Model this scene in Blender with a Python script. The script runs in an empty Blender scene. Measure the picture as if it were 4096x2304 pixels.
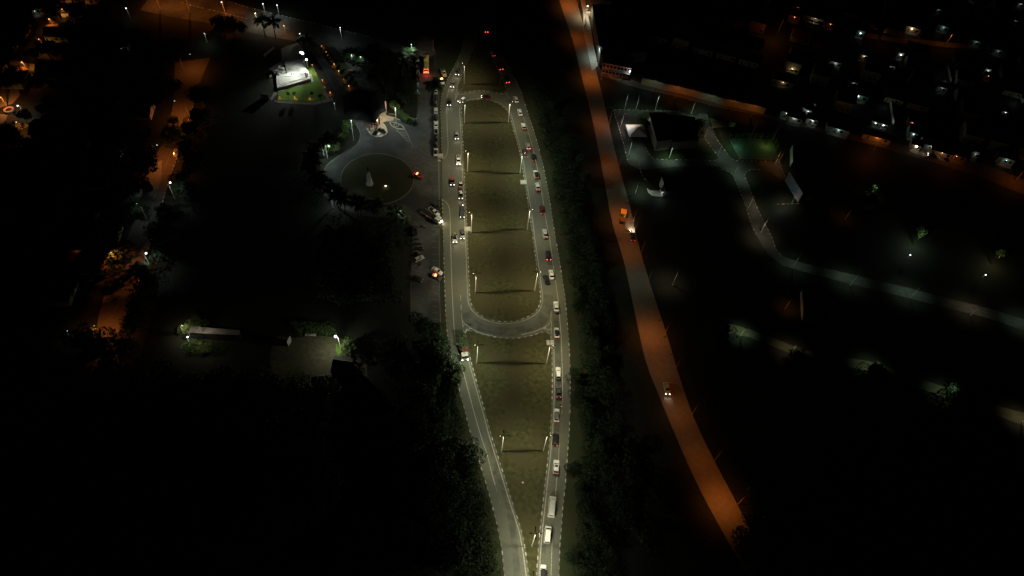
import bpy, bmesh, math, random
from mathutils import Vector, Matrix
from mathutils.geometry import tessellate_polygon
random.seed(7)
sc = bpy.context.scene
col = sc.collection
# ---------------------------------------------------------------- camera
W0, H0, F = 4096.0, 2304.0, 2800.0          # photograph size and focal length in its pixels
CAMH = 200.0
NAD = Vector((1790 - 2048, -(3250 - 1152), -F)).normalized()   # nadir direction seen by the camera
up = -NAD
fy = Vector((0, 0, -1)); fy = (fy - up * fy.dot(up)).normalized()
rx = fy.cross(up)
R = Matrix((rx, fy, up))                    # camera -> world
cam = bpy.data.cameras.new('camera')
cam.sensor_width = 36; cam.lens = F / W0 * 36; cam.clip_start = 1; cam.clip_end = 4000
co = bpy.data.objects.new('camera', cam); col.objects.link(co)
co.matrix_world = Matrix.Translation((0, 0, CAMH)) @ R.to_4x4()
sc.camera = co
# ---------------------------------------------------------------- sky: deep night
wd = bpy.data.worlds.new('World'); sc.world = wd; wd.use_nodes = True
nt = wd.node_tree; bg = nt.nodes['Background']
sky = nt.nodes.new('ShaderNodeTexSky'); sky.sky_type = 'NISHITA'; sky.sun_disc = False
sky.sun_elevation = math.radians(-4); sky.sun_rotation = math.radians(250)
nt.links.new(sky.outputs[0], bg.inputs[0]); bg.inputs[1].default_value = 0.003
sun = bpy.data.lights.new('moonlight', 'SUN'); sun.energy = 0.0012; sun.angle = math.radians(1); sun.color = (.75, .85, 1)
so = bpy.data.objects.new('moonlight', sun); col.objects.link(so); so.rotation_euler = (math.radians(35), 0, math.radians(60))
vs = sc.view_settings; sc.display_settings.display_device = 'sRGB'
vs.view_transform = 'Standard'; vs.look = 'None'; vs.exposure = 0; vs.gamma = 1; vs.use_curve_mapping = False
sc.cycles.use_light_tree = True; sc.cycles.use_denoising = True
sc.cycles.max_bounces = 3; sc.cycles.diffuse_bounces = 1; sc.cycles.glossy_bounces = 1; sc.cycles.transmission_bounces = 2
sc.cycles.sample_clamp_indirect = 1.0; sc.cycles.sample_clamp_direct = 0
sc.cycles.caustics_reflective = False; sc.cycles.caustics_refractive = False

def G(px, py, z=0.0):
    """point of the level z that the photograph shows at px, py"""
    d = R @ Vector((px - W0 / 2, -(py - H0 / 2), -F)); t = (z - CAMH) / d.z
    return Vector((d.x * t, d.y * t, z))
def PX(p):
    v = R.transposed() @ (Vector(p) - Vector((0, 0, CAMH)))
    return (W0 / 2 + F * v.x / -v.z, H0 / 2 - F * v.y / -v.z)
def ang(px, py, dx, dy):
    a = G(px, py); b = G(px + dx, py + dy); return math.atan2(b.y - a.y, b.x - a.x)
# ---------------------------------------------------------------- materials
MATS = {}
def mat(name, c, c2=None, rough=.8, scale=1.0, metal=0, spec=.3, bump=0, bscale=20, detail=4, c3=None, scale3=.08):
    if name in MATS: return MATS[name]
    m = bpy.data.materials.new(name); m.use_nodes = True; n = m.node_tree.nodes; L = m.node_tree.links
    b = n['Principled BSDF']; b.inputs['Roughness'].default_value = rough; b.inputs['Metallic'].default_value = metal
    b.inputs['Specular IOR Level'].default_value = spec
    tc = n.new('ShaderNodeTexCoord'); geo = n.new('ShaderNodeNewGeometry')
    c2 = c2 or tuple(x * .82 for x in c)
    no = n.new('ShaderNodeTexNoise'); no.inputs['Scale'].default_value = scale; no.inputs['Detail'].default_value = detail
    L.new(geo.outputs['Position'], no.inputs['Vector'])
    rmp = n.new('ShaderNodeValToRGB'); rmp.color_ramp.elements[0].position = .35; rmp.color_ramp.elements[1].position = .65
    rmp.color_ramp.elements[0].color = (*c, 1); rmp.color_ramp.elements[1].color = (*c2, 1)
    L.new(no.outputs[0], rmp.inputs[0]); out = rmp.outputs[0]
    if c3:
        n3 = n.new('ShaderNodeTexNoise'); n3.inputs['Scale'].default_value = scale3; n3.inputs['Detail'].default_value = 3
        L.new(geo.outputs['Position'], n3.inputs['Vector'])
        r3 = n.new('ShaderNodeValToRGB'); r3.color_ramp.elements[0].position = .42; r3.color_ramp.elements[1].position = .6
        mx = n.new('ShaderNodeMix'); mx.data_type = 'RGBA'; L.new(n3.outputs[0], r3.inputs[0]); L.new(r3.outputs[0], mx.inputs[0])
        L.new(out, mx.inputs[6]); mx.inputs[7].default_value = (*c3, 1); out = mx.outputs[2]
    L.new(out, b.inputs['Base Color'])
    if bump:
        nb = n.new('ShaderNodeTexNoise'); nb.inputs['Scale'].default_value = bscale; nb.inputs['Detail'].default_value = 3
        L.new(geo.outputs['Position'], nb.inputs['Vector'])
        bp = n.new('ShaderNodeBump'); bp.inputs['Strength'].default_value = bump; bp.inputs['Distance'].default_value = .1
        L.new(nb.outputs[0], bp.inputs['Height']); L.new(bp.outputs[0], b.inputs['Normal'])
    MATS[name] = m; return m
def emit(name, c, s):
    if name in MATS: return MATS[name]
    m = bpy.data.materials.new(name); m.use_nodes = True; b = m.node_tree.nodes['Principled BSDF']
    b.inputs['Base Color'].default_value = (.5, .5, .5, 1); b.inputs['Emission Color'].default_value = (*c, 1); b.inputs['Emission Strength'].default_value = s
    m.cycles.emission_sampling = 'NONE'
    MATS[name] = m; return m
def paint(name, c, rough=.35): return mat(name, c, tuple(x * .93 for x in c), rough=rough, scale=3, spec=.5)
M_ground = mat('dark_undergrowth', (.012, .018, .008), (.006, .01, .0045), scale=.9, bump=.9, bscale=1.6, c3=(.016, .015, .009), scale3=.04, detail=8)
M_asph = mat('asphalt', (.148, .149, .102), (.116, .119, .085), rough=.85, scale=1.6, bump=.2, bscale=25, c3=(.1, .106, .09), scale3=.05, detail=8)
M_asph2 = mat('old_asphalt', (.1, .103, .098), (.07, .073, .07), rough=.9, scale=.8, bump=.2, bscale=20, c3=(.035, .037, .036), scale3=.06, detail=8)
M_patch = mat('asphalt_patch', (.04, .04, .038), rough=.9, scale=2)
M_grass = mat('median_grass', (.07, .068, .023), (.03, .033, .012), rough=.95, scale=.75, bump=.9, bscale=9, c3=(.054, .047, .02), scale3=.13, detail=9)
M_verge = mat('verge_grass', (.034, .046, .017), (.016, .024, .009), rough=.95, scale=3, bump=.9, bscale=8, detail=8, c3=(.035, .034, .015), scale3=.15)
M_lawn = mat('bright_lawn', (.11, .2, .022), (.08, .16, .018), rough=.95, scale=2, bump=.6, bscale=8, detail=6)
M_dirt = mat('orange_dirt', (.2, .175, .13), (.165, .145, .11), rough=.95, scale=.7, bump=.3, bscale=8, detail=8)
M_sand = mat('sandy_ground', (.3, .27, .18), (.2, .185, .12), rough=.95, scale=.4, bump=.4, bscale=4, detail=8)
M_conc = mat('concrete', (.42, .41, .36), (.34, .33, .29), scale=.6, detail=8)
M_concd = mat('worn_concrete', (.2, .2, .18), (.15, .15, .135), scale=.9, detail=8)
M_white = mat('white_road_paint', (.52, .5, .4), (.25, .245, .2), rough=.7, scale=3, detail=8)
M_faint = mat('worn_road_paint', (.24, .235, .2), (.11, .11, .095), rough=.8, scale=2.5, detail=8)
M_kerbw = mat('whitewashed_kerb', (.6, .58, .46), (.34, .33, .28), rough=.8, scale=2)
M_kerbd = mat('bare_kerb', (.1, .095, .08), (.07, .065, .055), scale=2)
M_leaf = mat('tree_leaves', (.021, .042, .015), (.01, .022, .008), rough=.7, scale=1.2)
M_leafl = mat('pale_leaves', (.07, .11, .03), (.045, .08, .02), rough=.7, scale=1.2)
M_palm = mat('palm_fronds', (.04, .07, .024), (.025, .05, .015), rough=.6, scale=1.5)
M_bark = mat('bark', (.1, .085, .065), (.06, .05, .04), scale=4)
M_pole = mat('galvanised_pole', (.24, .24, .22), (.18, .18, .165), rough=.5, metal=.0, spec=.5, scale=4)
M_wood = mat('wooden_pole', (.2, .16, .12), (.15, .12, .09), scale=4)
M_blk = mat('black_plastic', (.02, .02, .02), rough=.5)
M_tyre = mat('tyre_rubber', (.018, .018, .018), rough=.9)
M_glass = mat('dark_glass', (.012, .014, .016), rough=.08, spec=.6)
M_glassg = mat('green_glass', (.03, .05, .045), rough=.1, spec=.6)
M_roofd = mat('dark_tiles', (.016, .014, .013), (.01, .009, .008), rough=.9, scale=2)
M_roofr = mat('clay_tiles', (.12, .055, .035), (.08, .04, .026), rough=.9, scale=2)
M_metalr = mat('sheet_metal_roof', (.3, .3, .31), (.22, .22, .23), rough=.6, scale=.6)
M_wallw = mat('white_render', (.66, .65, .6), (.52, .51, .46), scale=.7, detail=8)
M_wally = mat('ochre_render', (.5, .42, .24), (.4, .34, .2), scale=.7)
M_wallp = mat('pink_render', (.33, .2, .19), (.26, .16, .15), scale=.7)
M_wallt = mat('teal_render', (.3, .45, .42), (.24, .36, .33), scale=.7)
M_rock = mat('pale_rock', (.5, .5, .48), (.3, .3, .29), scale=1.2, bump=.5, bscale=2)
M_water = mat('pool_water', (.2, .24, .27), (.18, .22, .25), rough=.15, spec=.6)
M_red = mat('red_paint', (.2, .03, .027), rough=.45)
E_head = emit('headlight_glow', (1, .95, .82), 9); E_tail = emit('tail_glow', (1, .06, .05), 7); E_taild = emit('tail_dim', (1, .03, .02), 1.2)
E_off = mat('unlit_lens', (.5, .5, .48), rough=.2); E_offr = mat('red_lens', (.25, .01, .01), rough=.3)
E_bar = emit('red_beacon', (1, .12, .03), 14); E_baro = emit('orange_beacon', (1, .3, .06), 12)
E_w = emit('white_lens', (.85, 1, .97), 4.5); E_o = emit('sodium_lens', (1, .36, .1), 3.2); E_y = emit('warm_lens', (1, .8, .5), 12)
LENS = {'w': E_w, 'o': E_o, 'y': E_y}
COL = {'w': (.82, 1, .95), 'o': (1, .33, .07), 'y': (1, .82, .55), 'm': (1, .95, .69), 'g': (.72, 1, .72), 's': (1, .255, .042)}
# ---------------------------------------------------------------- mesh tools
class MB:
    def __init__(s): s.v = []; s.f = []
    def add(s, vs, fs):
        o = len(s.v); s.v += [tuple(v) for v in vs]; s.f += [tuple(i + o for i in f) for f in fs]; return s
    def hexa(s, b, t):
        return s.add(list(b) + list(t), [(3, 2, 1, 0), (4, 5, 6, 7), (0, 1, 5, 4), (1, 2, 6, 5), (2, 3, 7, 6), (3, 0, 4, 7)])
    def box(s, x, y, z, sx, sy, sz, rz=0, taper=1.0):
        c, n = math.cos(rz), math.sin(rz); P = []
        for k, h in ((1, -sz / 2), (taper, sz / 2)):
            P.append([(x + c * a * k - n * b * k, y + n * a * k + c * b * k, z + h) for a, b in ((-sx / 2, -sy / 2), (sx / 2, -sy / 2), (sx / 2, sy / 2), (-sx / 2, sy / 2))])
        return s.hexa(*P)
    def tube(s, pts, rad, n=8):
        pts = [Vector(p) for p in pts]; rad = rad if isinstance(rad, (list, tuple)) else [rad] * len(pts); o = len(s.v)
        for i, p in enumerate(pts):
            d = (pts[min(i + 1, len(pts) - 1)] - pts[max(i - 1, 0)]).normalized()
            a = d.cross(Vector((0, 0, 1))); a = a.normalized() if a.length > .05 else Vector((1, 0, 0)); b = d.cross(a)
            for k in range(n):
                q = p + (a * math.cos(2 * math.pi * k / n) + b * math.sin(2 * math.pi * k / n)) * rad[i]; s.v.append(tuple(q))
        for i in range(len(pts) - 1):
            for k in range(n):
                s.f.append((o + i * n + k, o + i * n + (k + 1) % n, o + (i + 1) * n + (k + 1) % n, o + (i + 1) * n + k))
        s.f.append(tuple(o + k for k in range(n))[::-1]); s.f.append(tuple(o + (len(pts) - 1) * n + k for k in range(n))); return s
    def ball(s, x, y, z, r, n=8, m=5, sz=1.0):
        o = len(s.v); s.v.append((x, y, z - r * sz))
        for j in range(1, m):
            t = math.pi * j / m
            for k in range(n): s.v.append((x + r * math.sin(t) * math.cos(6.2832 * k / n), y + r * math.sin(t) * math.sin(6.2832 * k / n), z - r * sz * math.cos(t)))
        s.v.append((x, y, z + r * sz)); e = len(s.v) - 1
        for k in range(n):
            s.f.append((o, o + 1 + (k + 1) % n, o + 1 + k)); s.f.append((e, e - n + k, e - n + (k + 1) % n))
            for j in range(m - 2):
                a = o + 1 + j * n; s.f.append((a + k, a + (k + 1) % n, a + n + (k + 1) % n, a + n + k))
        return s
    def prism(s, pts, z0, z1):
        """closed slab over any simple outline"""
        n = len(pts); o = len(s.v)
        s.v += [(p[0], p[1], z1) for p in pts] + [(p[0], p[1], z0) for p in pts]
        for t in tessellate_polygon([[Vector((p[0], p[1], 0)) for p in pts]]):
            s.f.append(tuple(o + i for i in t)); s.f.append(tuple(o + n + i for i in reversed(t)))
        for i in range(n): j = (i + 1) % n; s.f.append((o + i, o + n + i, o + n + j, o + j))
        return s
    def mesh(s, name, m, smooth=False, fix=True):
        me = bpy.data.meshes.new(name); me.from_pydata(s.v, [], s.f)
        if fix:
            b = bmesh.new(); b.from_mesh(me); bmesh.ops.recalc_face_normals(b, faces=b.faces); b.to_mesh(me); b.free()
        me.materials.append(m)
        if smooth: me.polygons.foreach_set('use_smooth', [True] * len(me.polygons))
        me.update(); return me
def O(name, me, parent=None, loc=(0, 0, 0), rz=0, rot=None):
    o = bpy.data.objects.new(name, me); col.objects.link(o); o.location = loc
    o.rotation_euler = rot or (0, 0, rz)
    if parent: o.parent = parent
    return o
def tag(o, label=None, cat=None, group=None, kind=None):
    if label: o['label'] = label
    if cat: o['category'] = cat
    if group: o['group'] = group
    if kind: o['kind'] = kind
    return o
def E(name, loc, rz, label, cat, group=None):
    return tag(O(name, None, None, loc, rz), label, cat, group)
def crom(pts, step=2.0, closed=False):
    P = [Vector(p) for p in pts]; n = len(P); out = []
    for i in range(n if closed else n - 1):
        if closed: a, b, c, d = P[i - 1], P[i], P[(i + 1) % n], P[(i + 2) % n]
        else: a, b, c, d = P[max(i - 1, 0)], P[i], P[i + 1], P[min(i + 2, n - 1)]
        k = max(1, int((c - b).length / step))
        for j in range(k):
            t = j / k; out.append(.5 * ((2 * b) + (c - a) * t + (2 * a - 5 * b + 4 * c - d) * t * t + (3 * b - a - 3 * c + d) * t ** 3))
    if not closed: out.append(P[-1])
    return out
def resamp(P, step):
    out = [P[0].copy()]; rest = step
    for a, b in zip(P, P[1:]):
        L = (b - a).length; t = 0
        while L - t >= rest:
            t += rest; out.append(a.lerp(b, t / L)); rest = step
        rest -= L - t
    return out
def offs(P, d):
    out = []
    for i, p in enumerate(P):
        t = (P[min(i + 1, len(P) - 1)] - P[max(i - 1, 0)]); t.z = 0; t.normalize()
        out.append(p + Vector((-t.y, t.x, 0)) * d)
    return out
def gp(pts, z=0.0): return [G(a, b, z) for a, b in pts]
def ribbon(mb, P, w, z, dash=None):
    if dash:
        on, off = dash; Q = resamp(P, .5); k = int((on + off) / .5); n = int(on / .5)
        for i in range(0, len(Q) - n, k): ribbon(mb, Q[i:i + n + 1], w, z)
        return
    A, B = offs(P, w / 2), offs(P, -w / 2); o = len(mb.v)
    for a, b in zip(A, B): mb.v += [(a.x, a.y, z), (b.x, b.y, z)]
    for i in range(len(P) - 1): mb.f.append((o + 2 * i, o + 2 * i + 1, o + 2 * i + 3, o + 2 * i + 2))
def sheet(name, P, z, m, thick=.0):
    mb = MB()
    if thick: mb.prism(P, z - thick, z)
    else:
        o = 0; mb.v = [(p[0], p[1], z) for p in P]
        mb.f = [tuple(t) for t in tessellate_polygon([[Vector((p[0], p[1], 0)) for p in P]])]
    me = mb.mesh(name, m)
    if not thick and me.polygons and me.polygons[0].normal.z < 0: me.flip_normals()
    return tag(O(name, me), kind='structure')
M_kerb2 = mat('chipped_kerb', (.42, .4, .32), (.14, .13, .11), scale=3.5, detail=6); M_kerb3 = mat('grimy_kerb', (.3, .28, .22), (.2, .19, .15), scale=3)
KS = [MB().box(0, 0, .085, l_, .23, .17).mesh('kerb_stone', m_) for l_, m_ in ((1.04, M_kerbw), (1.0, M_kerbw), (1.04, M_kerb2), (.9, M_kerb2), (.8, M_kerb3))]; KR = random.Random(4)
NK = [0]
def kerb(P, closed=False, painted=True, w=.2, h=.14, m=None, z=0):
    if closed: P = P + [P[0]]
    mb = MB(); A, B = offs(P, w / 2), offs(P, -w / 2); n = len(P)
    for a, b in zip(A, B): mb.v += [(a.x, a.y, z), (a.x, a.y, z + h), (b.x, b.y, z + h), (b.x, b.y, z)]
    for i in range(n - 1):
        for k in range(3): mb.f.append((4 * i + k, 4 * i + k + 1, 4 * i + 5 + k, 4 * i + 4 + k))
    k = tag(O('kerb', mb.mesh('kerb', m or M_kerbd)), kind='structure')
    if painted:
        Q = resamp(P, 1.05)
        for i in range(0, min(len(Q) - 1, 590), 2):
            c = (Q[i] + Q[i + 1]) / 2; d = Q[i + 1] - Q[i]
            if KR.random() < .04: continue
            O('kerb_stone', KR.choice(KS), k, (c.x, c.y, z), math.atan2(d.y, d.x)); NK[0] += 1
    return k
def light(parent, loc, P, c, radius=.12, spot=None, blend=.4, wide=False, rot=(0, 0, 0), cap=.42):
    l = bpy.data.lights.new('lamp_light', 'SPOT' if spot else 'POINT')
    l.energy = P; l.color = COL[c] if isinstance(c, str) else c; l.shadow_soft_size = radius
    if spot: l.spot_size = math.radians(spot); l.spot_blend = blend
    if wide:                                    # street lantern optics: more light thrown outward than straight down
        l.use_nodes = True; n = l.node_tree.nodes; L = l.node_tree.links; em = n['Emission']
        t = n.new('ShaderNodeTexCoord'); s = n.new('ShaderNodeSeparateXYZ'); a = n.new('ShaderNodeMath'); a.operation = 'ABSOLUTE'
        b = n.new('ShaderNodeMath'); b.operation = 'MAXIMUM'; b.inputs[1].default_value = cap
        p = n.new('ShaderNodeMath'); p.operation = 'POWER'; p.inputs[1].default_value = -1.6
        L.new(t.outputs['Normal'], s.inputs[0]); L.new(s.outputs[2], a.inputs[0]); L.new(a.outputs[0], b.inputs[0]); L.new(b.outputs[0], p.inputs[0]); L.new(p.outputs[0], em.inputs['Strength'])
    o = bpy.data.objects.new('lamp_light', l); col.objects.link(o); o.parent = parent; o.location = loc; o.rotation_euler = rot
    return o
# ================================================================ THE GROUND AND THE ROADS
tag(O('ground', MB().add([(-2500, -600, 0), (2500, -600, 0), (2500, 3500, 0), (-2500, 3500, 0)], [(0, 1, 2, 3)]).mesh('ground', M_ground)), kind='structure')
LC_OUT = [(1893, -60), (1884, 40), (1870, 100), (1856, 161), (1842, 211), (1823.6, 251.6), (1802, 295), (1783, 335), (1769, 373), (1764, 413), (1763, 450), (1767, 605), (1768, 640), (1769, 798), (1772, 900), (1775.5, 1040), (1779.5, 1164), (1783, 1257), (1791, 1350), (1802, 1406), (1817, 1490), (1831, 1536), (1848.5, 1601.6), (1864, 1660.6), (1879.5, 1722.7), (1893.5, 1766), (1918, 1849), (1948.6, 1949), (1971.5, 2033), (1988.7, 2105.6), (2006, 2193.6), (2018, 2304), (2036, 2480)]
RC_OUT = [(1962, -60), (1968, 40), (1980, 110), (1996, 180), (2031.7, 264), (2059.7, 313.7), (2075, 348), (2090.7, 385), (2109, 447), (2131, 512), (2149.8, 574), (2168, 642.6), (2181, 707.8), (2193, 770), (2204, 838), (2213, 900), (2224, 962), (2236.7, 1040), (2249, 1117), (2258.5, 1179.5), (2266, 1257), (2272.5, 1335), (2278.7, 1427.6), (2280.5, 1505), (2280, 1629.5), (2277, 1722.7), (2273.6, 1765), (2267.9, 1845.6), (2260, 1949), (2250.7, 2036.8), (2245, 2113), (2239, 2189.8), (2235.4, 2304), (2226, 2480)]
MAIN = [(1845, 437), (1849, 424), (1857.8, 414), (1869, 408), (1891, 400.6), (1915, 398.6), (1941.7, 399), (1972.7, 407), (2000.7, 419), (2019, 435), (2035, 452), (2044, 481), (2055, 524.5), (2069, 574), (2084.5, 636), (2094, 698.5), (2103, 754), (2112.5, 813), (2125, 900), (2132.7, 962), (2143.5, 1040), (2154.4, 1123.6), (2159, 1158), (2163, 1186), (2162, 1204), (2156, 1226), (2143.5, 1244.8), (2121.8, 1262), (2090.7, 1276), (2053.5, 1285), (2019, 1287.6), (1985, 1285), (1957, 1277), (1929, 1266.5), (1906, 1249), (1890, 1229), (1881, 1204), (1878.6, 1164), (1875, 1086), (1871.8, 1002.5), (1867.7, 900), (1862.5, 791.7), (1858, 714), (1853, 605), (1848.5, 490), (1845, 460)]
UPT = [(1924, 60), (1916, 120), (1901, 177), (1879.5, 223.6), (1870, 248.5), (1861, 273), (1848.5, 307.5), (1833, 335.4), (1828, 354), (1836, 365), (1854.7, 369.6), (1879.5, 366.5), (1910.6, 362.8), (1941.7, 363), (1966.5, 367), (1991, 374), (2010, 373.6), (2025.5, 366.5), (2027, 357), (2016, 335), (1997.6, 289), (1979, 254.7), (1960, 220.5), (1941.7, 180), (1932, 130), (1929, 60)]
LOT = [(1858, 1334), (1867, 1325.5), (1889, 1324), (1910.6, 1333), (1935.5, 1341), (1966.5, 1347), (2004, 1352), (2035, 1354.7), (2070, 1353), (2097, 1350), (2128, 1342.6), (2159, 1333), (2181, 1329), (2196, 1333), (2203, 1346), (2207, 1396.6), (2208.8, 1505), (2208, 1598.5), (2205, 1660.6), (2202, 1722.7), (2198, 1761.5), (2189.5, 1853), (2180, 1933.5), (2172, 2010), (2164.6, 2078.9), (2158.9, 2132), (2153, 2201), (2145.5, 2304), (2138, 2400), (2132, 2450), (2128, 2400), (2115, 2304), (2101.5, 2205), (2086, 2124.8), (2067, 2063.6), (2044, 1994.7), (2017.4, 1906.8), (1990.6, 1822.7), (1967.7, 1750), (1948, 1676), (1926, 1598.5), (1904.4, 1521), (1885.8, 1452.5), (1871.8, 1396.6), (1864, 1356)]
lo = crom(gp(LC_OUT)); ro = crom(gp(RC_OUT))
sheet('road', lo + ro[::-1], .02, M_asph)
mk = MB(); fk = MB()                      # crisp and worn road markings
for nm, pts in (('main_median_grass', MAIN), ('upper_median_grass', UPT), ('lower_median_grass', LOT)):
    P = crom(gp(pts), 1.5, True)
    sheet('grass_median', P, .13, M_grass, .12)
    kerb(P, True)
def cut(pts, i0, i1): return crom(gp(pts[i0:i1]), 1.5)
k1 = crom(gp(LC_OUT[3:12]), 1.5); k2 = crom(gp(LC_OUT[13:]), 1.5)
kerb(k1); kerb(k2); kerb(crom(gp(RC_OUT[5:]), 1.5))
# edge and lane lines
ZM = .026
mainP = crom(gp(MAIN), 1.0, True); lotP = crom(gp(LOT), 1.0, True)
c0 = sum(mainP, Vector()) / len(mainP); sgn = -1 if (offs(mainP, 1)[5] - c0).length < (mainP[5] - c0).length else 1
om = offs(mainP, .75 * sgn); ribbon(mk, om + [om[0]], .16, ZM)
ol = offs(lotP, .7 * sgn); lowr = [p for p in ol if PX(p)[1] > 1390]
ribbon(mk, [p for p in lowr if PX(p)[0] > 2125][:], .18, ZM)
LL = [p for p in lowr if PX(p)[0] < 2125]; ribbon(mk, LL, .2, ZM)
def line(pts, w=.2, dash=None, tgt=None): ribbon(tgt or mk, crom(gp(pts), 1.2), w, ZM, dash)
line([(1834, 250), (1822, 285), (1799, 348), (1789.5, 385), (1787, 420), (1787, 450), (1789, 512), (1792, 574), (1791, 599), (1786, 621), (1771, 638)], .16)
line([(1794, 655), (1795, 720), (1796, 790)], .14, (2, 3), fk)
line([(1767.7, 798), (1778, 803), (1786, 810), (1796, 829), (1800, 854), (1801, 900), (1804, 1024), (1808, 1148.5), (1814, 1272.7), (1820.5, 1350), (1830, 1396.6), (1842, 1449), (1858, 1505), (1873, 1561), (1895, 1645), (1917, 1722.7), (1925.6, 1750), (1948.6, 1819), (1967.7, 1895), (1981, 1941)], .22)
line([(1981, 1941), (1995, 1990), (2010, 2060)], .14, (2, 2), fk)
line([(1842, 1180), (1845, 1235), (1848.5, 1279)], .16, (2.5, 1.5))
line([(1848.5, 1279), (1854.7, 1335)], .16)
line([(1848.5, 1279), (1856, 1292), (1864, 1300), (1880, 1310), (1895, 1319), (1911, 1327), (1940, 1337), (1970, 1343)], .18)
line([(1851, 1308), (1858, 1296), (1869, 1300)], .3); line([(1858, 1331), (1869, 1316), (1875, 1320), (1862, 1334)], .35)
line([(2204, 1245), (2204, 1273), (2199.5, 1291), (2181, 1307), (2150, 1321), (2120, 1331), (2085, 1339)], .18)
line([(2206, 1282), (2205, 1310), (2205.7, 1335)], .16); line([(2181, 1309), (2189, 1320), (2203, 1316)], .25)
line([(1833, 368), (1829, 380), (1820, 400)], .2); line([(1828, 354), (1824, 373), (1822, 392)], .16)
line([(1836, 380), (1850, 377), (1868, 373), (1895, 369)], .15); line([(1822, 378), (1834, 377)], .3)
line([(2024, 375), (2033, 385), (2041, 398)], .2); line([(2000, 378), (2024, 376), (2030, 368)], .2)
line([(2094, 468.6), (2112.5, 524.5), (2134, 605), (2146.7, 661), (2156, 704.7), (2168, 776), (2178, 838), (2187, 897), (2199.5, 962), (2210, 1040), (2222.8, 1133), (2233.6, 1210.6), (2240, 1288), (2244.5, 1350), (2249, 1474), (2250, 1567), (2247.6, 1654)], .2)
line([(2247.5, 1690), (2245, 1740), (2237, 1773)], .16, (1.5, 2), fk)
line([(2237, 1773), (2233.5, 1838), (2227.7, 1906.8), (2222, 1979)], .17); line([(2208.6, 2155), (2204.8, 2277.7), (2200, 2400)], .17)
line([(2120, 655), (2136, 760), (2147, 850)], .12, (2, 5), fk)
O('road_markings', mk.mesh('road_markings', M_white, fix=False))['kind'] = 'structure'
O('worn_road_markings', fk.mesh('worn_road_markings', M_faint, fix=False))['kind'] = 'structure'
# oil stains and tyre polish, broken up by noise
ms = bpy.data.materials.new('road_stains'); ms.use_nodes = True; n_ = ms.node_tree.nodes; Lk = ms.node_tree.links; b_ = n_['Principled BSDF']
b_.inputs['Base Color'].default_value = (.05, .054, .05, 1); b_.inputs['Roughness'].default_value = .8
g_ = n_.new('ShaderNodeNewGeometry'); x_ = n_.new('ShaderNodeTexNoise'); x_.inputs['Scale'].default_value = .3; x_.inputs['Detail'].default_value = 8; r_ = n_.new('ShaderNodeValToRGB')
r_.color_ramp.elements[0].position = .36; r_.color_ramp.elements[1].position = .72; r_.color_ramp.elements[1].color = (.42, .42, .42, 1)
Lk.new(g_.outputs['Position'], x_.inputs['Vector']); Lk.new(x_.outputs[0], r_.inputs[0]); Lk.new(r_.outputs[0], b_.inputs['Alpha'])
st = MB()
def stain(pts, w): ribbon(st, crom(gp(pts), 1.5), w, .0235)
stain([(1862, 1250), (1880, 1285), (1925, 1312), (1985, 1325), (2060, 1326), (2120, 1312), (2165, 1283), (2186, 1240), (2192, 1180)], 3.6)
stain([(1870, 1290), (1930, 1322), (1990, 1333), (2060, 1332), (2130, 1318)], 1.2); stain([(1960, 1750), (1985, 1860), (2015, 1960), (2045, 2080), (2060, 2200), (2070, 2330)], 1.8); stain([(2112, 540), (2130, 620), (2142, 700), (2152, 780)], 1.7); stain([(2215, 1200), (2226, 1300), (2231, 1450), (2233, 1600), (2224, 1760)], 1.7); stain([(2190, 1960), (2176, 2120), (2168, 2330)], 1.6)
for x, y, w in [(1990, 2110, .8), (1992, 2125, .6), (2215, 1815, .5), (2229, 1440, .6), (2160, 770, .7), (2140, 640, 1.1), (1852, 1500, .7), (1978, 1890, 1.0)]: stain([(x, y - 7), (x + 1, y), (x, y + 8)], w)
O('road_stains', st.mesh('road_stains', ms, fix=False))['kind'] = 'structure'
# verges either side of the loop
def band(a, b): return a + b[::-1]
rv = crom(gp(RC_OUT), 3)
wob = lambda k: .9 * math.sin(k * .31) + .5 * math.sin(k * .83 + 1)
sheet('grass_verge', band([p for p in offs(rv, .12)], [p + Vector((7.2 + wob(i), 0, 0)) for i, p in enumerate(rv)]), .014, M_verge)
lv = crom(gp(LC_OUT[13:]), 3)
sheet('grass_verge', band([p for p in offs(lv, -.12)], [p + Vector((-(1.7 + 6 * max(0, min(1, (PX(p)[1] - 1230) / 300)) + .3 * wob(i)), 0, 0)) for i, p in enumerate(lv)]), .012, M_verge)
sheet('grass_verge', gp([(1757, 445), (1762, 445), (1766, 632), (1756, 632), (1755, 500)]), .012, M_verge)
uv = crom(gp(LC_OUT[1:11]), 3)
sheet('grass_verge', uv + gp([(1752, 450), (1752, 350), (1750, 240), (1740, 190), (1780, 170), (1820, 90)]), .010, M_verge)
# forecourt and parking strip west of the loop
PARK = [(1767, 640), (1755, 636), (1755, 430), (1752, 300), (1745, 215), (1730, 160), (1690, 140), (1655, 165), (1650, 235), (1668, 330), (1672, 420), (1664, 487), (1657, 501), (1594, 477), (1574, 469), (1544, 462), (1544, 440), (1517, 440), (1490, 470), (1440, 470), (1414, 484), (1427, 502), (1437, 519), (1442, 535.5), (1439.6, 556.6), (1427, 582), (1382, 607), (1332, 640), (1303, 669), (1293, 706), (1291, 748), (1303, 781), (1330, 812), (1380, 840), (1450, 862), (1560, 872), (1625, 880), (1650, 910), (1650, 1000), (1645, 1086), (1643, 1290), (1757, 1300), (1757, 1100), (1755, 900), (1757, 800), (1768, 798)]
sheet('parking_asphalt', gp(PARK), .008, M_asph2)
tl = MB()
def pline(pts, w=.14, z=.014): ribbon(tl, crom(gp(pts), 1.5), w, z)
pline([(1755, 640), (1756, 720), (1757, 800)], .3)
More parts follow.
